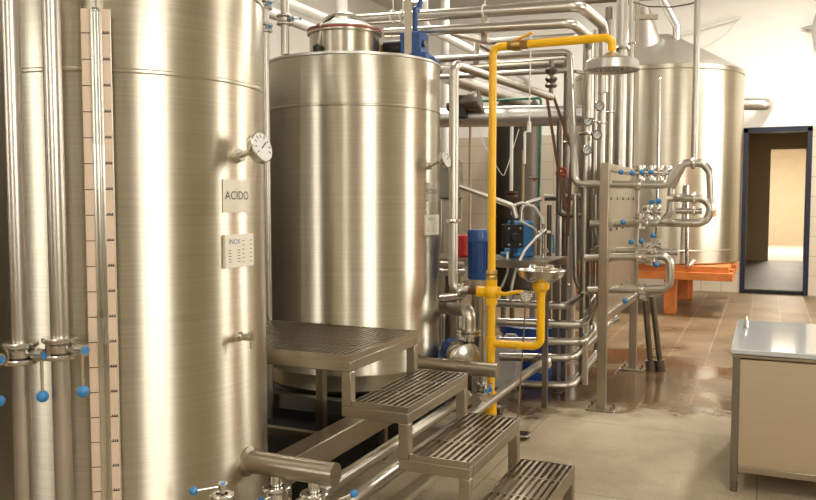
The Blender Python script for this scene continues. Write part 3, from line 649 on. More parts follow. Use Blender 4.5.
# vertical columns of the holding tubes
cols = [(586, 5.95, .036, 38, 345, 'thick vertical steel column pipe left of the panel post'), (601, 5.9, .025, 26, 300, 'vertical column pipe carrying pressure gauges'),
        (594, 6.25, .018, 30, 300, 'thin vertical column pipe between the two gauge columns'), (609, 6.2, .022, 20, 300, 'vertical column pipe right behind the panel post'), (619.5, 6.5, .044, -40, 305, 'thickest vertical column pipe behind the shower head'),
        (629, 6.9, .024, -40, 300, 'vertical column pipe at the right of the cluster'), (566, 6.9, .03, 60, 330, 'dull vertical column pipe at the left of the cluster')]
colxy = {}
for px, dd, rr, y0, y1, lab in cols:
    b0 = P(px, 180, dd); colxy[px] = b0
    z0_, z1_ = ZAT(b0.x, b0.y, y1), min(ZAT(b0.x, b0.y, y0), ZC)
    o = pipe('column_pipe', lab, [at_z(b0, max(0, z0_-.3 if y1 > 320 else z0_)), at_z(b0, z1_)], rr, 'pipe' if px != 566 else 'dull', group='vertical column pipes', seg=18, clamps=[(at_z(b0, z0_+.4), (0, 0, 1), .6), (at_z(b0, z1_-.7), (0, 0, 1), .6)])
pts = [colxy[586], colxy[601], colxy[609]]
# clip bracket between columns
tag(put('pipe_clip', MB().bar(at_z(P(575, 75, 5.8), 2.38), at_z(P(590, 76, 5.9), 2.38), .03, .02), 'satin'), 'small steel clip bracket joining the column pipes near the top', 'bracket')
# U bend tubes at the back of panel
pipe('bend_pipe', 'dark J shaped steel bend pipe sweeping down left of the panel post', [P(584, 190, 6.0), P(586, 245, 6.0), P(589, 256, 6.0), P(606, 259, 5.95)], .026, 'pipe', bend=.08, group='bent pipes left of the panel')
pipe('bend_pipe', 'tight J shaped steel bend pipe behind the panel post', [P(596, 195, 6.1), P(596, 235, 6.1), P(600, 244, 6.1), P(612, 246, 6.05)], .022, 'pipe', bend=.08, group='bent pipes left of the panel')
pipe('bend_pipe', 'long steel bend pipe dropping from the column to the lower panel pipe', [P(575.5, 195, 6.05), P(576, 278, 6.05), P(580, 289, 6.05), P(607, 290, 5.95)], .023, 'pipe', bend=.09, group='bent pipes left of the panel')
# pressure gauges
for px, py, lab in ((599.5, 106, 'topmost round pressure gauge on the columns'), (588, 121, 'second round pressure gauge from the top, left column'), (597, 135, 'third round pressure gauge from the top, right column'), (587, 150, 'lowest round pressure gauge on the columns')):
    cc = P(px, py, 5.72); t = thing('pressure_gauge', lab, 'gauge', cc-V((0, 0, .035)), 'pressure gauges on the columns')
    nv = (C0-cc); nv.z = 0; nv.normalize(); dial(t, cc-nv*.16, nv, .13, .036, 'case', .74, 1.9)

# pipes at knee height that turn back from the rack into the columns
rk = [  # (first pixel, ... ) with depths
    ('top of the stack of bent floor pipes', [(497, 303, 6.0), (566, 306, 5.85), (590, 290, 6.1), (606, 290, 6.05)]),
    ('second of the stack of bent floor pipes, swept up', [(497, 322, 6.0), (584, 325, 5.85), (592, 305, 6.05), (600, 291, 6.22), (607, 291, 6.25)]),
    ('third of the stack of bent floor pipes', [(500, 341, 6.0), (583, 342, 5.85), (593, 331, 6.2), (594, 300, 6.2)]),
    ('fourth of the stack, running back under the panel', [(500, 357, 6.0), (572, 358, 5.85), (610, 322, 6.9), (618, 318, 6.9)]),
    ('lowest of the stack, close to the wet floor', [(508, 384, 6.0), (571, 386, 5.85), (597, 354, 6.7), (598, 342, 6.7)])]
for lab, pp in rk:
    pipe('bent_pipe', 'steel pipe, '+lab, [P(*q) for q in pp], .030, 'pipe', bend=.08, group='stacked bent floor pipes')
q1, q2 = PZ(548, 399, 0), PZ(555, 392, 0)
for q, lab, hh in ((q2, 'square steel post behind the stack of bent pipes', 1.0),):
    tag(put('rack_post', MB().box((q.x-.022, q.y-.022, 0), (q.x+.022, q.y+.022, hh)).box((q.x-.05, q.y-.05, 0), (q.x+.05, q.y+.05, .01)), 'dull', bevel=.003), lab, 'post')
q = PZ(454.5, 411, 0)
tag(put('support_post', MB().box((q.x-.024, q.y-.024, 0), (q.x+.024, q.y+.024, ZAT(q.x, q.y, 288))), 'satin', bevel=.003), 'flat sided steel post standing under the water pipe elbow', 'post')

# ------------------------------------------------------------------ pumps, bench and dosing gear
q = at_z(P(479.5, 300, 5.25), 0)
pm = thing('vertical_pump', 'vertical multistage pump with finned blue motor behind the yellow post', 'pump', q)
zm0, zm1 = ZAT(q.x, q.y, 279), ZAT(q.x, q.y, 229); R = .078
put('motor', MB().lathe([(0, zm0), (R*.95, zm0), (R, zm0+.01), (R, zm0+.04), (R*.88, zm0+.045), (R*.88, zm1-.085), (R, zm1-.08), (R*1.02, zm1-.02), (R*.95, zm1-.004), (0, zm1)], q, seg=36), 'motor', pm)
fn = MB()
for i in range(24):
    a = 2*PI*i/24; e = V((math.cos(a), math.sin(a), 0)); fn.bar(q+e*R*.92+V((0, 0, zm0+.045)), q+e*R*.92+V((0, 0, zm1-.082)), .012, .005, e)
put('cooling_fins', fn, 'motor', pm)
put('pump_column', MB().lathe([(.0, .12), (.075, .12), (.075, .14), (.052, .15), (.052, zm0-.10), (.058, zm0-.09), (.066, zm0-.0), (0, zm0)], q, seg=32), 'tank', pm)
put('base', MB().box(q+V((-.1, -.1, 0)), q+V((.1, .1, .03))).cyl(q+V((0, 0, .03)), q+V((0, 0, .12)), .085).cyl(q+V((-.16, 0, .075)), q+V((.16, 0, .075)), .035), 'dull', pm, bevel=.003)
for i in range(4): a = PI/4+i*PI/2; e = V((math.cos(a)*.068, math.sin(a)*.068, 0)); put('tie_rod', MB().cyl(q+e+V((0, 0, .12)), q+e+V((0, 0, zm0)), .006, seg=8), 'bright', pm)
# bench
za = ZAT(P(520, 262, 5.8).x, P(520, 262, 5.8).y, 259)
A = PZ(548, 262, za); bxx, byy = A.x, A.y; bl = PZ(438, 250, za)
bn = thing('steel_bench', 'open steel angle bench carrying the blue dosing pump', 'bench', (bxx-.4, byy+.2, 0))
X0 = bxx-.98; X1 = bxx; Ya, Yb = byy, byy+.60
put('top', MB().box((X0, Ya, za-.006), (X1, Yb, za)), 'satin', bn)
put('apron', MB().box((X0, Ya-.003, za-.05), (X1, Ya+.004, za+.002)).box((X0, Yb-.004, za-.05), (X1, Yb+.003, za+.002)).box((X1-.004, Ya, za-.05), (X1+.003, Yb, za+.002)).box((X0-.003, Ya, za-.05), (X0+.004, Yb, za+.002)), 'satin', bn)
for x in (X0, X1-.035):
    for y in (Ya, Yb-.035): put('leg', MB().box((x, y, 0), (x+.035, y+.035, za-.05)), 'dull', bn)
q = at_z(P(462.5, 240, 6.05), za+.087)
rb = thing('red_drive', 'small red motor box half hidden behind the steel water pipe', 'motor', q-V((0, 0, .09)))
put('housing', MB().box(q+V((-.05, -.07, -.085)), q+V((.05, .07, .08))), 'red', rb, bevel=.012)
put('end_cap', MB().cyl(q+V((-.05, -.03, .0)), q+V((-.075, -.04, 0)), .04), 'black', rb)
# dosing pump
q = at_z(P(514, 254, 6.05), za)
dp = thing('dosing_pump', 'dosing pump with light blue case and black head on the bench', 'pump', q)
z1_ = ZAT(q.x, q.y, 221)-za; hx = RT; hy = V((-RT.y, RT.x, 0)); mt = Matrix.Translation(q) @ Matrix.Rotation(YAW+.25, 4, 'Z')
put('case', MB().box((-.01, -.06, 0), (.135, .12, z1_), mt).box((-.07, -.08, 0), (.135, .12, .03), mt).box((-.05, -.05, .03), (0, .09, .06), mt), 'pumpblue', dp, bevel=.012)
hd = put('pump_head', MB().box((-.125, -.14, .075), (.02, -.05, z1_-.02), mt).cyl(mt @ V((-.065, -.12, .0)), mt @ V((-.065, -.12, .08)), .013).cyl(mt @ V((-.065, -.12, z1_-.03)), mt @ V((-.065, -.12, z1_+.05)), .014).cyl(mt @ V((-.05, -.14, .15)), mt @ V((-.05, -.165, .15)), .035), 'black', dp, bevel=.006)
sc = MB()
for x in (-.10, -.01):
    for z in (.10, z1_-.05): sc.cyl(mt @ V((x, -.139, z)), mt @ V((x, -.148, z)), .009, seg=8)
put('head_screw', sc, 'bright', hd)
top = mt @ V((-.065, -.12, z1_+.045))
jt = P(543.5, 232, 5.95)
pipe('dosing_hose', 'milky hose arching from the dosing pump head to the injection valve', [top, top+V((0, 0, .05)), P(512, 206, 5.9), P(522, 202.5, 5.92), P(535, 207, 5.94), P(542, 218, 5.95), jt+V((0, 0, .05))], .0105, 'hose', 'hose', 'hoses of the dosing pump', bend=.06, seg=10)
pipe('dosing_hose', 'milky hose curving low behind the blue pump case', [mt @ V((-.01, -.12, z1_-.0)), P(522, 222, 5.95), P(534, 228, 6.0), P(541, 240, 6.05), P(548, 252, 6.1)], .009, 'hose', 'hose', 'hoses of the dosing pump', bend=.08, seg=10)
pipe('dosing_hose', 'long milky hose sweeping down in front of the bench to the floor pipes', [jt, P(536, 238, 5.85), P(525, 250, 5.74), P(516, 268, 5.7), P(511, 290, 5.7), P(511, 303, 5.9)], .0095, 'hose', 'hose', 'hoses of the dosing pump', bend=.1, seg=10)
pipe('dosing_hose', 'short milky hose hanging below the bench beside the yellow post', [P(507.5, 252, 5.9), P(507.5, 272, 5.8), P(503, 284, 5.8), P(498, 292, 5.85)], .0085, 'hose', 'hose', 'hoses of the dosing pump', bend=.06, seg=10)
iv = thing('injection_valve', 'steel injection valve with blue lever standing on the bench edge', 'valve', at_z(jt, za))
put('stem', MB().cyl(at_z(jt, za), jt, .012), 'bright', iv)
put('body', MB().ball(jt, .028).cyl(jt-RT*.045, jt+RT*.05, .015, seg=10).cyl(jt, jt+V((0, 0, .06)), .014, seg=10), 'bright', iv)
put('lever', MB().bar(jt+RT*.05, jt+RT*.07-V((0, 0, .03)), .012, .006).bar(jt+RT*.072-V((0, 0, .02)), jt+RT*.078-V((0, 0, .16)), .016, .010, RT), 'blue', iv)
# centrifugal pump down by the second tank
q = at_z(P(464, 356, 4.85), 0); zq = ZAT(q.x, q.y, 357)
cp = thing('centrifugal_pump', 'round centrifugal pump with flanged elbow behind the outlet stub', 'pump', q)
ax2 = V((.62, -.78, 0)).normalized()
put('volute', MB().lathe([(0, -.08), (.07, -.08), (.10, -.05), (.10, .02), (.085, .045), (.05, .06), (0, .062)], q+V((0, 0, zq)), ax2, 32), 'bright', cp)
put('motor', MB().cyl(q+V((0, 0, zq))-ax2*.08, q+V((0, 0, zq))-ax2*.23, .08), 'motor', cp)
put('outlet_flange', MB().lathe([(0, .10), (.03, .10), (.03, .135), (.075, .137), (.075, .152), (.062, .155), (.075, .158), (.075, .172), (0, .174)], q+V((.03, 0, zq)), seg=24), 'bright', cp)
put('stand', MB().box(q+V((-.1, -.08, 0)), q+V((.1, .3, .02))).box(q+V((-.05, 0, .02)), q+V((.05, .2, zq-.07))), 'dull', cp)
zf = zq+.17
pipe('pump_elbow', 'thick polished elbow pipe curving down into the round pump', [P(443, 308, 5.4), at_z(q+V((.03, 0, 0)), ZAT(q.x, q.y, 310)), at_z(q+V((.03, 0, 0)), zf)], .042, 'pipe', bend=.12)
for y_, y2, lab in ((263, 265, 'upper short steel pipe between the tank and water pipe'), (272, 272, 'lower short steel pipe between the tank and water pipe'), (300, 296, 'grey steel pipe stub low behind the water pipe')):
    pipe('stub_pipe', lab, [P(425, y_, 5.2), P(462, y2, 5.5)], .028 if y_ != 263 else .02, 'pipe', group='short pipes behind the SODA tank')
# tubs and cans on the floor behind
def tub(name, lab, px, py, dd, rt, rb, h, m, cat):
    q = at_z(P(px, py, dd), 0)
    t = thing(name, lab, cat, q)
    put('body', MB().lathe([(0, .002), (rb, 0), (rt*.97, h*.93), (rt*1.05, h*.93), (rt*1.05, h), (rt*.97, h), (rb*.95, .02), (0, .02)], q, seg=36), m, t)
    return t, q
t, q = tub('plastic_tub', 'dark blue plastic drum on the floor behind the eyewash loop', 533, 375, 6.5, .26, .23, .42, 'tubblue', 'tub')
put('lid', MB().lathe([(.28, .42), (.28, .45), (.2, .47), (0, .475)], q, seg=36), 'tubblue', t)
t, q = tub('plastic_tub', 'blue plastic bucket on the floor behind the SODA tank', 444, 360, 6.0, .15, .12, .30, 'pumpblue', 'tub')
put('handle', MB().tube([q+V((-.15, 0, .28)), q+V((-.1, -.1, .36)), q+V((.1, -.1, .36)), q+V((.15, 0, .28))], .006, .06, 8), 'white', t)
q = at_z(P(506, 350, 6.2), 0)
jc = thing('jerrycan', 'white plastic jerrycan behind the yellow post', 'can', q)
put('body', MB().box(q+V((-.11, -.09, 0)), q+V((.11, .09, .36))).cyl(q+V((-.06, 0, .36)), q+V((-.06, 0, .40)), .03), 'white', jc, bevel=.03)
put('grip', MB().tube([q+V((-.01, 0, .35)), q+V((0, 0, .41)), q+V((.08, 0, .41)), q+V((.1, 0, .34))], .012, .02, 8), 'white', jc)
q = at_z(P(447, 330, 6.6), 0)
jc = thing('jerrycan', 'white plastic jerrycan deep behind the SODA tank', 'can', q)
put('body', MB().box(q+V((-.14, -.1, 0)), q+V((.14, .1, .52))).cyl(q+V((-.08, 0, .52)), q+V((-.08, 0, .56)), .03), 'white', jc, bevel=.03)
put('cap', MB().cyl(q+V((-.08, 0, .555)), q+V((-.08, 0, .59)), .035), 'black', jc)

# ------------------------------------------------------------------ overhead pipes
def over(name, lab, z, pts, r, m='pipe', extra=(), clamps=(), **kw):
    w_ = [PZ(a, e, z) for a, e in pts] + list(extra)
    return pipe(name, lab, w_, r, m, group='overhead pipe runs', **kw)
a = PZ(604, 26, 2.66)
over('overhead_pipe', 'highest thick steel pipe crossing the ceiling space then turning away and down', 2.66, [(352, 20.2), (580, 5.5), (604, 26)], .036, extra=[at_z(a, 2.2)], bend=.09)
a = PZ(590, 38, 2.53)
over('overhead_pipe', 'second thick steel pipe just below the highest, turning down at the columns', 2.53, [(385, 33), (572, 23), (590, 38)], .030, extra=[at_z(a, 2.0)], bend=.09)
over('overhead_pipe', 'dark steel pipe with rounded end between the second pipe and the yellow arm', 2.80, [(452, 33), (489, 42), (578, 36), (592, 46)], .027, bend=.07)
over('overhead_pipe', 'dark thick steel pipe behind the yellow shower arm', 2.72, [(300, 79.5), (572, 63)], .052, 'dull')
over('overhead_pipe', 'lowest thin steel pipe behind the yellow shower arm', 2.55, [(300, 84), (574, 70)], .024)
pipe('overhead_pipe', 'short bent vent pipe rising above the SODA tank edge', [PZ(476, 62, 2.62), PZ(477, 43, 2.82), PZ(490, 50, 2.82)], .025, bend=.05, group='overhead pipe runs')
# pale drainage pipes running back along the left, and one down the far wall
for (p0, r_, yl, lab) in ((P(290, 4, 7.6), .05, (343, 22), 'upper pale pipe slanting away above the tank gap'), (P(290, 20, 7.6), .05, (340, 40), 'lower pale pipe slanting away above the tank gap')):
    e_ = PX(yl[0], yl[1], p0.x)
    pipe('wall_pipe', lab, [V((p0.x, YF, p0.z)), V((p0.x, e_.y, p0.z)), V((p0.x, e_.y, ZC))], r_, 'white', group='pale pipes under the ceiling', bend=.12)
p0 = P(424, 26, 9.5)
pipe('wall_pipe', 'pale diagonal pipe reaching the far wall behind the two thick overhead pipes', [at_z(p0, ZC), p0, V((p0.x, YB, p0.z))], .05, 'white', group='pale pipes under the ceiling', bend=.12)
p0 = P(445, 40, 10.5)
pipe('wall_pipe', 'pale vertical pipe in front of the far wall behind the overhead pipes', [at_z(p0, 0), at_z(p0, ZC)], .055, 'white', group='pale pipes under the ceiling')
# riser with valve on the second tank's roof
q = P(285, 48, 4.62); zr = 2.30
q = at_z(q, 0)
rp = pipe('roof_riser', 'vertical steel pipe with clamp standing on the SODA tank roof', [at_z(q, zr-.01), at_z(q, ZC)], .024, seg=16)
cv = at_z(q, ZAT(q.x, q.y, 20))
butterfly(cv, (0, 0, 1), RT*.8-V((FW.x, FW.y, 0))*.6, RT, .0235, 'small clamped valve with blue cap on the riser above the SODA tank', None, llen=.05, slen=.05, ball=.008)
g_ = P(267.5, 200, 4.52)
pipe('gap_pipe', 'vertical steel pipe in the narrow gap between the two tall tanks', [at_z(g_, 0), at_z(g_, ZC)], .020, seg=16)
for py, lab in ((5, 'upper small valve with blue cap between the tank rims'), (28, 'lower small valve with blue cap between the tank rims')):
    butterfly(at_z(g_, ZAT(g_.x, g_.y, py)), (0, 0, 1), RT*.5-V((FW.x, FW.y, 0))*.85, RT*.6-V((FW.x, FW.y, 0))*.3, .0195, lab, 'small valves between the tank rims', llen=.02, slen=.04, ball=.006)
# hanger post and agitator drive on the second tank's roof
q = at_z(P(408, 50, 4.9), 0)
tag(put('hanger_post', MB().bar(at_z(q, 2.285), at_z(q, 2.70), .045, .045, RT).bar(at_z(q, 2.285), at_z(q, 2.30), .12, .12, RT), 'satin'), 'square steel post on the SODA tank roof holding the thick pipes', 'post')
q = at_z(P(418, 52, 4.95), 2.285)
ag = thing('agitator_drive', 'blue geared agitator motor at the rear edge of the SODA tank roof', 'motor', q)
put('gearbox', MB().box(q+V((-.12, -.09, .0)), q+V((.09, .07, .06))).box(q+V((-.09, -.08, .05)), q+V((.05, .06, .19))).bar(q+V((.02, 0, .04)), q+V((.12, .02, .0)), .10, .05, (0, 1, 0)), 'motor', ag, bevel=.01)
put('shaft_end', MB().cyl(q+V((.02, -.02, .12)), q+V((.07, -.035, .12)), .022), 'dull', ag)
put('motor', MB().cyl(q+V((-.10, .0, .11)), q+V((-.22, .0, .11)), .055), 'black', ag)
put('brass_fitting', MB().cyl(q+V((-.22, -.10, .0)), q+V((-.22, -.10, .06)), .018).cyl(q+V((-.22, -.10, .06)), q+V((-.22, -.10, .12)), .026, seg=8), 'brass', ag)
pipe('air_hose', 'dark blue hose rising from the agitator drive', [q+V((-.02, 0, .18)), q+V((-.02, 0, .36)), P(418, 12, 5.0), P(422, -6, 5.0)], .016, 'motor', 'hose', bend=.1)
# pipe hangers: white rods with rings
for px, z, lab in ((393, 2.66, 'white hanger rod left of the agitator drive'), (403, 2.66, 'white hanger rod with knot over the square post'), (485, 2.66, 'white hanger rod on the thick pipes above the water pipe')):
    p = PZ(px, 16.5 if px < 450 else 11, z)
    t = tag(put('hanger_rod', MB().cyl(p+V((0, 0, .03)), at_z(p, ZC), .005, seg=8).ring(p, (1, -.2, 0), .040, .006), 'white'), lab, 'hanger', 'pipe hangers')
    if px == 485: put('hook', MB().box(p+V((-.02, -.02, -.2)), p+V((.02, .02, -.03))).ring(PZ(486, 28, 2.53), (1, -.2, 0), .034, .007), 'satin', t)
# insulated ducts
duct = pipe('insulated_pipe', 'fat aluminium clad horizontal pipe behind the yellow post', [P(432, 117.5, 7.6), P(600, 115, 7.2)], .094, 'clad', seg=28)
pipe('insulated_pipe', 'aluminium clad pipe slanting away behind the yellow post', [P(448, 76, 7.4), P(530, 104, 9.2)], .075, 'clad', seg=24)
cc = P(468, 103, 7.36); cx = (RT*.93-V((FW.x, FW.y, 0))*.3+V((0, 0, .18))).normalized()
cg = thing('valve_actuator', 'grey cylindrical actuator with black bracket on the fat clad pipe', 'actuator', cc-V((0, 0, .1)))
put('drum', MB().lathe([(0, -.06), (.055, -.06), (.075, -.03), (.08, .03), (.095, .06), (.095, .11), (.085, .12), (0, .12)], cc, cx, 28), 'dull', cg)
put('bracket', MB().box(cc-cx*.10+V((-.04, -.04, -.12)), cc-cx*.04+V((.03, .04, .08))).cyl(cc-cx*.2, cc-cx*.05, .045), 'black', cg, bevel=.01)
# shut-off valve at the end of the water pipe, with hanging straps
q = at_z(far, 0)
sv = thing('shutoff_valve', 'steel shut-off valve hanging between overhead pipe and water pipe', 'valve', far)
put('body', MB().cyl(far, far+V((0, 0, .28)), .018).lathe([(.02, .07), (.042, .075), (.05, .09), (.042, .105), (.032, .11), (.042, .125), (.05, .14), (.042, .155), (.02, .16)], far, seg=24).lathe([(.02, .17), (.035, .18), (.05, .21), (.03, .23), (0, .235)], far, seg=20), 'dull', sv)
for (p0, p1, p2, lab) in (((547, 98), (558, 168), (566, 208), 'rusty flat strap hanging from the shut-off valve, left one'), ((553, 95), (572, 150), (567, 236), 'rusty flat strap hanging from the shut-off valve, right one')):
    mb = MB(); A_, B_, D_ = P(*p0, 6.45), P(*p1, 6.4), P(*p2, 6.35)
    mb.bar(A_, B_, .024, .006, RT).bar(B_, D_, .028, .006, RT)
    tag(put('hanging_strap', mb, 'rust'), lab, 'strap', 'rusty straps')
# gate valve with red handwheel and its pipe
q = P(566, 190, 6.6)
gv = thing('gate_valve', 'brass gate valve with small red handwheel beside the rusty straps', 'valve', P(563, 178, 6.6))
hwc = P(562, 172.5, 6.5); pn = V((-FW.x, -FW.y, 0)).normalized()
put('handwheel', MB().ring(hwc, pn, .036, .008).bar(hwc-RT*.036, hwc+RT*.036, .010, .006, (0, 0, 1)).bar(hwc-V((0, 0, .036)), hwc+V((0, 0, .036)), .010, .006, RT), 'red', gv)
put('body', MB().cyl(hwc, hwc-pn*.10, .012, seg=10).ball(hwc-pn*.11, .035).cyl(hwc-pn*.11-V((0, 0, .06)), hwc-pn*.11+V((0, 0, .06)), .024, seg=10), 'brass', gv)
pb = hwc-pn*.11
pipe('drop_pipe', 'dull vertical steel pipe through the red handwheel valve', [at_z(pb, ZAT(pb.x, pb.y, 120)), at_z(pb, ZAT(pb.x, pb.y, 214)), P(584, 216, 6.6)], .026, 'dull', bend=.05)
pipe('cross_pipe', 'dull horizontal steel pipe between bench and columns', [P(545, 196.5+1, 6.9), P(596, 197, 6.75)], .030, 'dull')
# more background pipes
for (px, y0, y1, dd, rr, m_, lab) in ((470, 126, 230, 8.0, .014, 'copper', 'thin tan vertical pipe seen left of the yellow post'), (511.5, 126, 194, 8.0, .017, 'white', 'thin pale vertical pipe hanging below the fat clad pipe'),
        (523, 150, 222, 7.4, .012, 'copper', 'thin pink vertical pipe behind the dosing pump'), (549, 205, 330, 6.8, .022, 'dull', 'dull vertical pipe behind the injection valve'), (533, 228, 330, 7.6, .03, 'pipe', 'vertical pipe deep behind the hoses'), (571, 205, 300, 7.6, .05, 'pipe', 'broad vertical pipe deep behind the red handwheel'), (558, 205, 330, 7.4, .026, 'pipe', 'vertical pipe next to the broad one, deep in the rack'), (441, 200, 300, 6.4, .02, 'pipe', 'vertical pipe just right of the SODA tank')):
    b0 = P(px, (y0+y1)/2, dd)
    pipe('drop_line', lab, [at_z(b0, 0 if y1 >= 300 else ZAT(b0.x, b0.y, y1)), at_z(b0, ZAT(b0.x, b0.y, y0))], rr, m_, group='thin vertical pipes in the background')
fq = P(511.5, 194, 8.0)
tag(put('pipe_flange', MB().lathe([(0, -.03), (.06, -.03), (.06, -.01), (.02, 0), (.06, .01), (.06, .03), (0, .03)], fq, seg=20), 'rust'), 'rusty flange at the bottom of the pale hanging pipe', 'flange')
pipe('green_pipe', 'thin green pipe running level then down beside the dark tank', [P(474, 101.5, 7.9), P(541, 98, 7.7), P(539, 206, 7.7)], .013, 'green', bend=.03)
q = P(536, 178, 7.66)
tv = thing('tap', 'small red handled tap on the green pipe', 'tap', q-V((0, 0, .02)))
put('body', MB().cyl(q+RT*.02, q-RT*.07, .013, seg=10), 'dull', tv); put('lever', MB().bar(q-RT*.03-V((0, 0, .02)), q-RT*.005-V((0, 0, .025)), .03, .02), 'red', tv)
pipe('slanted_pipe', 'steel tube sloping down from the water pipe behind the yellow post', [P(459, 186, 5.7), P(513, 206, 5.7), P(516, 218, 5.7)], .021, bend=.05)
pipe('loop_pipe', 'bent steel pipe behind the dosing hoses', [P(521, 222, 6.6), P(522, 208, 6.6), P(528, 203, 6.6), P(541, 199, 6.6)], .02, bend=.05)
for pts_, lab in (([(478, 127), (483, 142), (491, 157), (500, 172), (503.5, 177), (508, 165), (519, 129)], 'thin cable hanging in a V behind the yellow post'),):
    pipe('cable', lab, [P(x, y, 7.9) for x, y in pts_], .004, 'white', 'cable', bend=.03, seg=6)
# dark slim tank deep behind
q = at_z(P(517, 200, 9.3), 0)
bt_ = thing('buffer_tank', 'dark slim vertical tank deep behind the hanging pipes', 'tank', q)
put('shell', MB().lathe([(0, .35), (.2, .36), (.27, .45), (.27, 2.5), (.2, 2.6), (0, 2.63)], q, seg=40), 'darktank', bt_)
for i in range(3): a = 2*PI*i/3; e = V((math.cos(a)*.2, math.sin(a)*.2, 0)); put('leg', MB().cyl(q+e, q+e+V((0, 0, .45)), .03), 'dull', bt_)
q = at_z(P(446, 170, 6.9), 0)
gb = thing('control_box', 'dark green grey control box half hidden right of the SODA tank', 'box', at_z(q, 1.45))
put('case', MB().box((q.x-.12, q.y, 1.46), (q.x+.10, q.y+.16, 1.78)), 'dull', gb, bevel=.01)
put('backplate', MB().box((q.x-.1, q.y+.16, .0), (q.x+.08, q.y+.19, 1.8)), 'satin', gb)

# ------------------------------------------------------------------ round tank at the far right on its orange stand
c = at_z(P(655, 200, 11.0), 0); R = 1.10; zb, ztp = .66, 3.12
bt3 = thing('round_tank', 'wide round steel tank with conical roof on orange timber stand', 'tank', (c.x, c.y, .56))
put('shell', MB().lathe([(0, zb-.02), (R-.02, zb-.02), (R, zb), (R, zb+.14), (R+.006, zb+.145), (R+.006, zb+.16), (R, zb+.165), (R, ztp-.06), (R+.012, ztp-.05), (R+.012, ztp), (R-.02, ztp+.02)], c, seg=96), 'tank', bt3)
put('cone_roof', MB().lathe([(R+.01, ztp-.005), (R-.02, ztp+.03), (.25, ztp+.52), (.24, ztp+.53)], c, seg=96), 'roof', bt3)
q = c+RT*-.30+V((0, 0, 0))-V((FW.x, FW.y, 0))*.25
put('chimney_cone', MB().lathe([(.30, ztp+.28), (.10, ztp+.86), (.0, ztp+.87)], q, seg=40), 'roof', bt3)
pA = P(660, 78, 9.86)
put('level_tube', MB().tube([pA+V((0, .06, 0)), pA-V((0, .03, 0)), at_z(pA-V((0, .03, 0)), .9), at_z(pA+V((0, .06, 0)), .9)], .018, .03), 'bright', bt3)
put('fill_pipe', MB().tube([c+RT*.15-V((FW.x, FW.y, 0))*.3+V((0, 0, ztp+.3)), c+RT*.15-V((FW.x, FW.y, 0))*.3+V((0, 0, ztp+.62)), c+RT*-.15-V((FW.x, FW.y, 0))*.3+V((0, 0, ztp+1.15))], .05, .05), 'roof', bt3)
p_, a_ = on_tank((c.x, c.y), R, 714, 208)
mb = MB(); patch(mb, (c.x, c.y), R-.001, a_-.03, a_+.03, p_.z-.11, p_.z+.11, .006); put('tag_plate', mb, 'orange', bt3, label='small orange red plate')
put('outlet_pipe', MB().tube([P(687, 185, 9.85), P(687, 268, 9.85), P(694, 261, 9.95)], .024, .03), 'bright', bt3)
sd = thing('tank_stand', 'orange timber stand carrying the wide round tank', 'stand', (c.x, c.y, 0))
for y in (-.95, -.35, .35, .95):
    put('beam', MB().box((c.x-1.0, c.y+y-.09, .46), (c.x+1.05, c.y+y+.09, .56)), 'orange', sd, bevel=.006)
put('deck', MB().box((c.x-1.0, c.y-1.0, .56), (c.x+1.0, c.y+1.0, .636)), 'orange', sd, bevel=.006)
for px, py in ((670, 313), (683, 299), (575, 300)):
    f_ = PZ(px, py, 0); put('leg', MB().box((f_.x-.075, f_.y-.075, 0), (f_.x+.075, f_.y+.075, .46)), 'orange', sd, bevel=.006)
put('leg', MB().box((c.x+.3, c.y+.8, 0), (c.x+.45, c.y+.95, .46)), 'orange', sd, bevel=.006)
# wall pipe stub, hanging pipe, bracket
pipe('wall_pipe_stub', 'short fat steel pipe from the round tank to the far wall above the door', [PY(740, 104, 13.1), PY(767, 104, 13.1), PY(768, 104, 13.5)], .092, 'clad', bend=.12, seg=24)
q = P(697, 100, 5.9); lo = PY(694, 162, LY)
pipe('hanging_pipe', 'vertical steel pipe hanging from the ceiling in front of the round tank', [at_z(lo, lo.z-.0), at_z(lo, ZC)], .021, seg=16)
q = at_z(P(636, 100, 6.9), 0)
br = thing('hanging_bracket', 'T shaped steel bracket hanging from the ceiling beside the conical roof', 'bracket', at_z(q, 2.0))
put('upright', MB().bar(at_z(q, ZAT(q.x, q.y, 165)), at_z(q, ZC), .036, .03, RT), 'satin', br)
zz = ZAT(q.x, q.y, 17); put('arm', MB().bar(at_z(q, zz)-RT*.03, at_z(q, zz)+RT*.17, .04, .04, (0, 0, 1)), 'satin', br)
put('brace', MB().bar(at_z(q, zz+.02), at_z(q, zz+.15)-RT*.1, .02, .02), 'satin', br)
q = P(609, 15, 6.5)
tag(put('vent_cap', MB().cyl(q-V((0, 0, .06)), q+V((0, 0, .06)), .03).cyl(q-V((0, 0, .2)), q, .018), 'dull'), 'small dark cylinder cap standing above the column pipes', 'cap')
pipe('ceiling_beam_pipe', 'long pale beam pipe right along the top edge over the columns', [P(575, 1.0, 8), P(668, -4.5, 7.6)], .035, 'satin')
pipe('cable', 'thin dark cable sagging between bracket and hanging pipe', [P(633, 2, 6.6), P(648, 6.5, 6.5), P(672, 7, 6.3), P(690, 4, 6.1), P(700, 0, 6.0)], .006, 'dull', 'cable', bend=.2, seg=6)
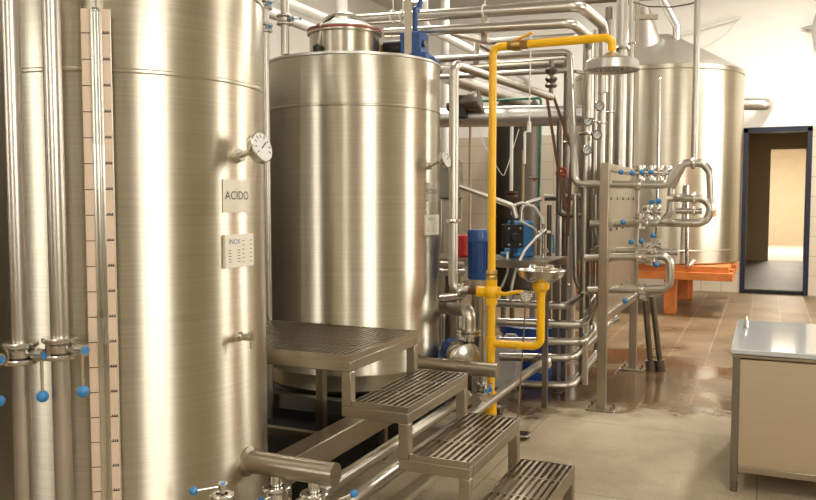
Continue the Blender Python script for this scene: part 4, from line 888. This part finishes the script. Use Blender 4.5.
# things on the far wall
q0, q1 = PY(656, 42, 13.42), PY(741, 17, 13.42)
pipe('wall_pole', 'thin pale pole fixed slantwise on the white far wall', [q0, q1], .022, 'white')
pipe('cable', 'thin pale cord looping below the slanted pole', [q1, PY(727, 33, 13.42), PY(712, 43, 13.42), PY(688, 56, 13.42)], .010, 'paper', 'cable', bend=.2, seg=6)
sc_ = PY(816, 27, 13.40)
so = thing('star_ornament', 'grey hanging star ornament on a string, at the right edge', 'ornament', sc_)
ss = MB(); n_ = 4; vs = []
star = []
for k_ in range(8):
    a = PI/2+k_*PI/4; rr = .75*(.52 if k_ in (4,) else .30 if k_ in (2, 6) else .34 if k_ == 0 else .08); star.append(V((math.cos(a)*rr, 0, math.sin(a)*rr)))
ss.rings([[sc_+p+V((0, .01, 0)) for p in star], [sc_+p*.92-V((0, .01, 0)) for p in star]])
put('star', ss, 'card', so); put('string', MB().cyl(sc_+V((0, 0, .3)), at_z(sc_, ZC), .008, seg=6), 'white', so)

# ------------------------------------------------------------------ lamps
def fixture(x, y, ln, lab, power, rot=0):
    t = thing('ceiling_light', lab, 'lamp', (x, y, ZC-.12), 'ceiling lights')
    mt = Matrix.Translation((x, y, ZC)) @ Matrix.Rotation(rot, 4, 'Z')
    put('housing', MB().box((-.17, -ln/2, -.08), (.17, ln/2, 0), mt), 'white', t, bevel=.01)
    ld_ = bpy.data.lights.new('tube_light', 'AREA'); ld_.shape = 'RECTANGLE'; ld_.size = .3; ld_.size_y = ln-.05; ld_.energy = power; ld_.color = (1, .94, .84)
    lo_ = bpy.data.objects.new('tube_light', ld_); COL.objects.link(lo_); lo_.location = (x, y, ZC-.09); lo_.rotation_euler = (0, 0, rot)
for (x, y, pw) in ((-2.6, .2, 18), (.9, 1.2, 40), (-2.9, 5.6, 45), (.9, 5.2, 45), (-3.2, 10.4, 80), (1.0, 10.4, 160)):
    fixture(x, y, 1.5, 'long ceiling light fitting out of the picture', pw)
q = P(415, -7, 8.0)
gl = thing('globe_lamp', 'white round lamp hanging at the top edge above the SODA tank', 'lamp', q-V((0, 0, .06)))
put('shade', MB().lathe([(0, .09), (.05, .08), (.16, .0), (.18, -.03), (.17, -.035), (0, -.02)], q, seg=32), 'white', gl)
put('diffuser', MB().lathe([(.165, -.03), (.13, -.055), (0, -.065)], q, seg=32), 'lampw', gl)
put('cord', MB().cyl(q+V((0, 0, .08)), at_z(q, ZC), .008, seg=8), 'white', gl)
def spot_area(name, loc, size, power, col, rot):
    ld_ = bpy.data.lights.new(name, 'AREA'); ld_.shape = 'SQUARE'; ld_.size = size; ld_.energy = power; ld_.color = col
    o = bpy.data.objects.new(name, ld_); COL.objects.link(o); o.location = loc; o.rotation_euler = rot
spot_area('store_light', (.5, 24.5, 3.4), 1.5, 230, (1, .9, .74), (0, 0, 0))
spot_area('passage_light', (.4, 17, 2.95), .4, 7, (1, .84, .6), (0, 0, 0))

# ------------------------------------------------------------------ world and view
w = bpy.data.worlds.new('world'); scene.world = w; w.use_nodes = True
bg = w.node_tree.nodes['Background']; bg.inputs[0].default_value = (1, .95, .88, 1); bg.inputs[1].default_value = .3
vs_ = scene.view_settings; vs_.view_transform = 'Standard'; vs_.look = 'None'; vs_.gamma = 1; vs_.use_curve_mapping = False; vs_.exposure = .68
scene.cycles.max_bounces = 8; scene.cycles.use_denoising = True
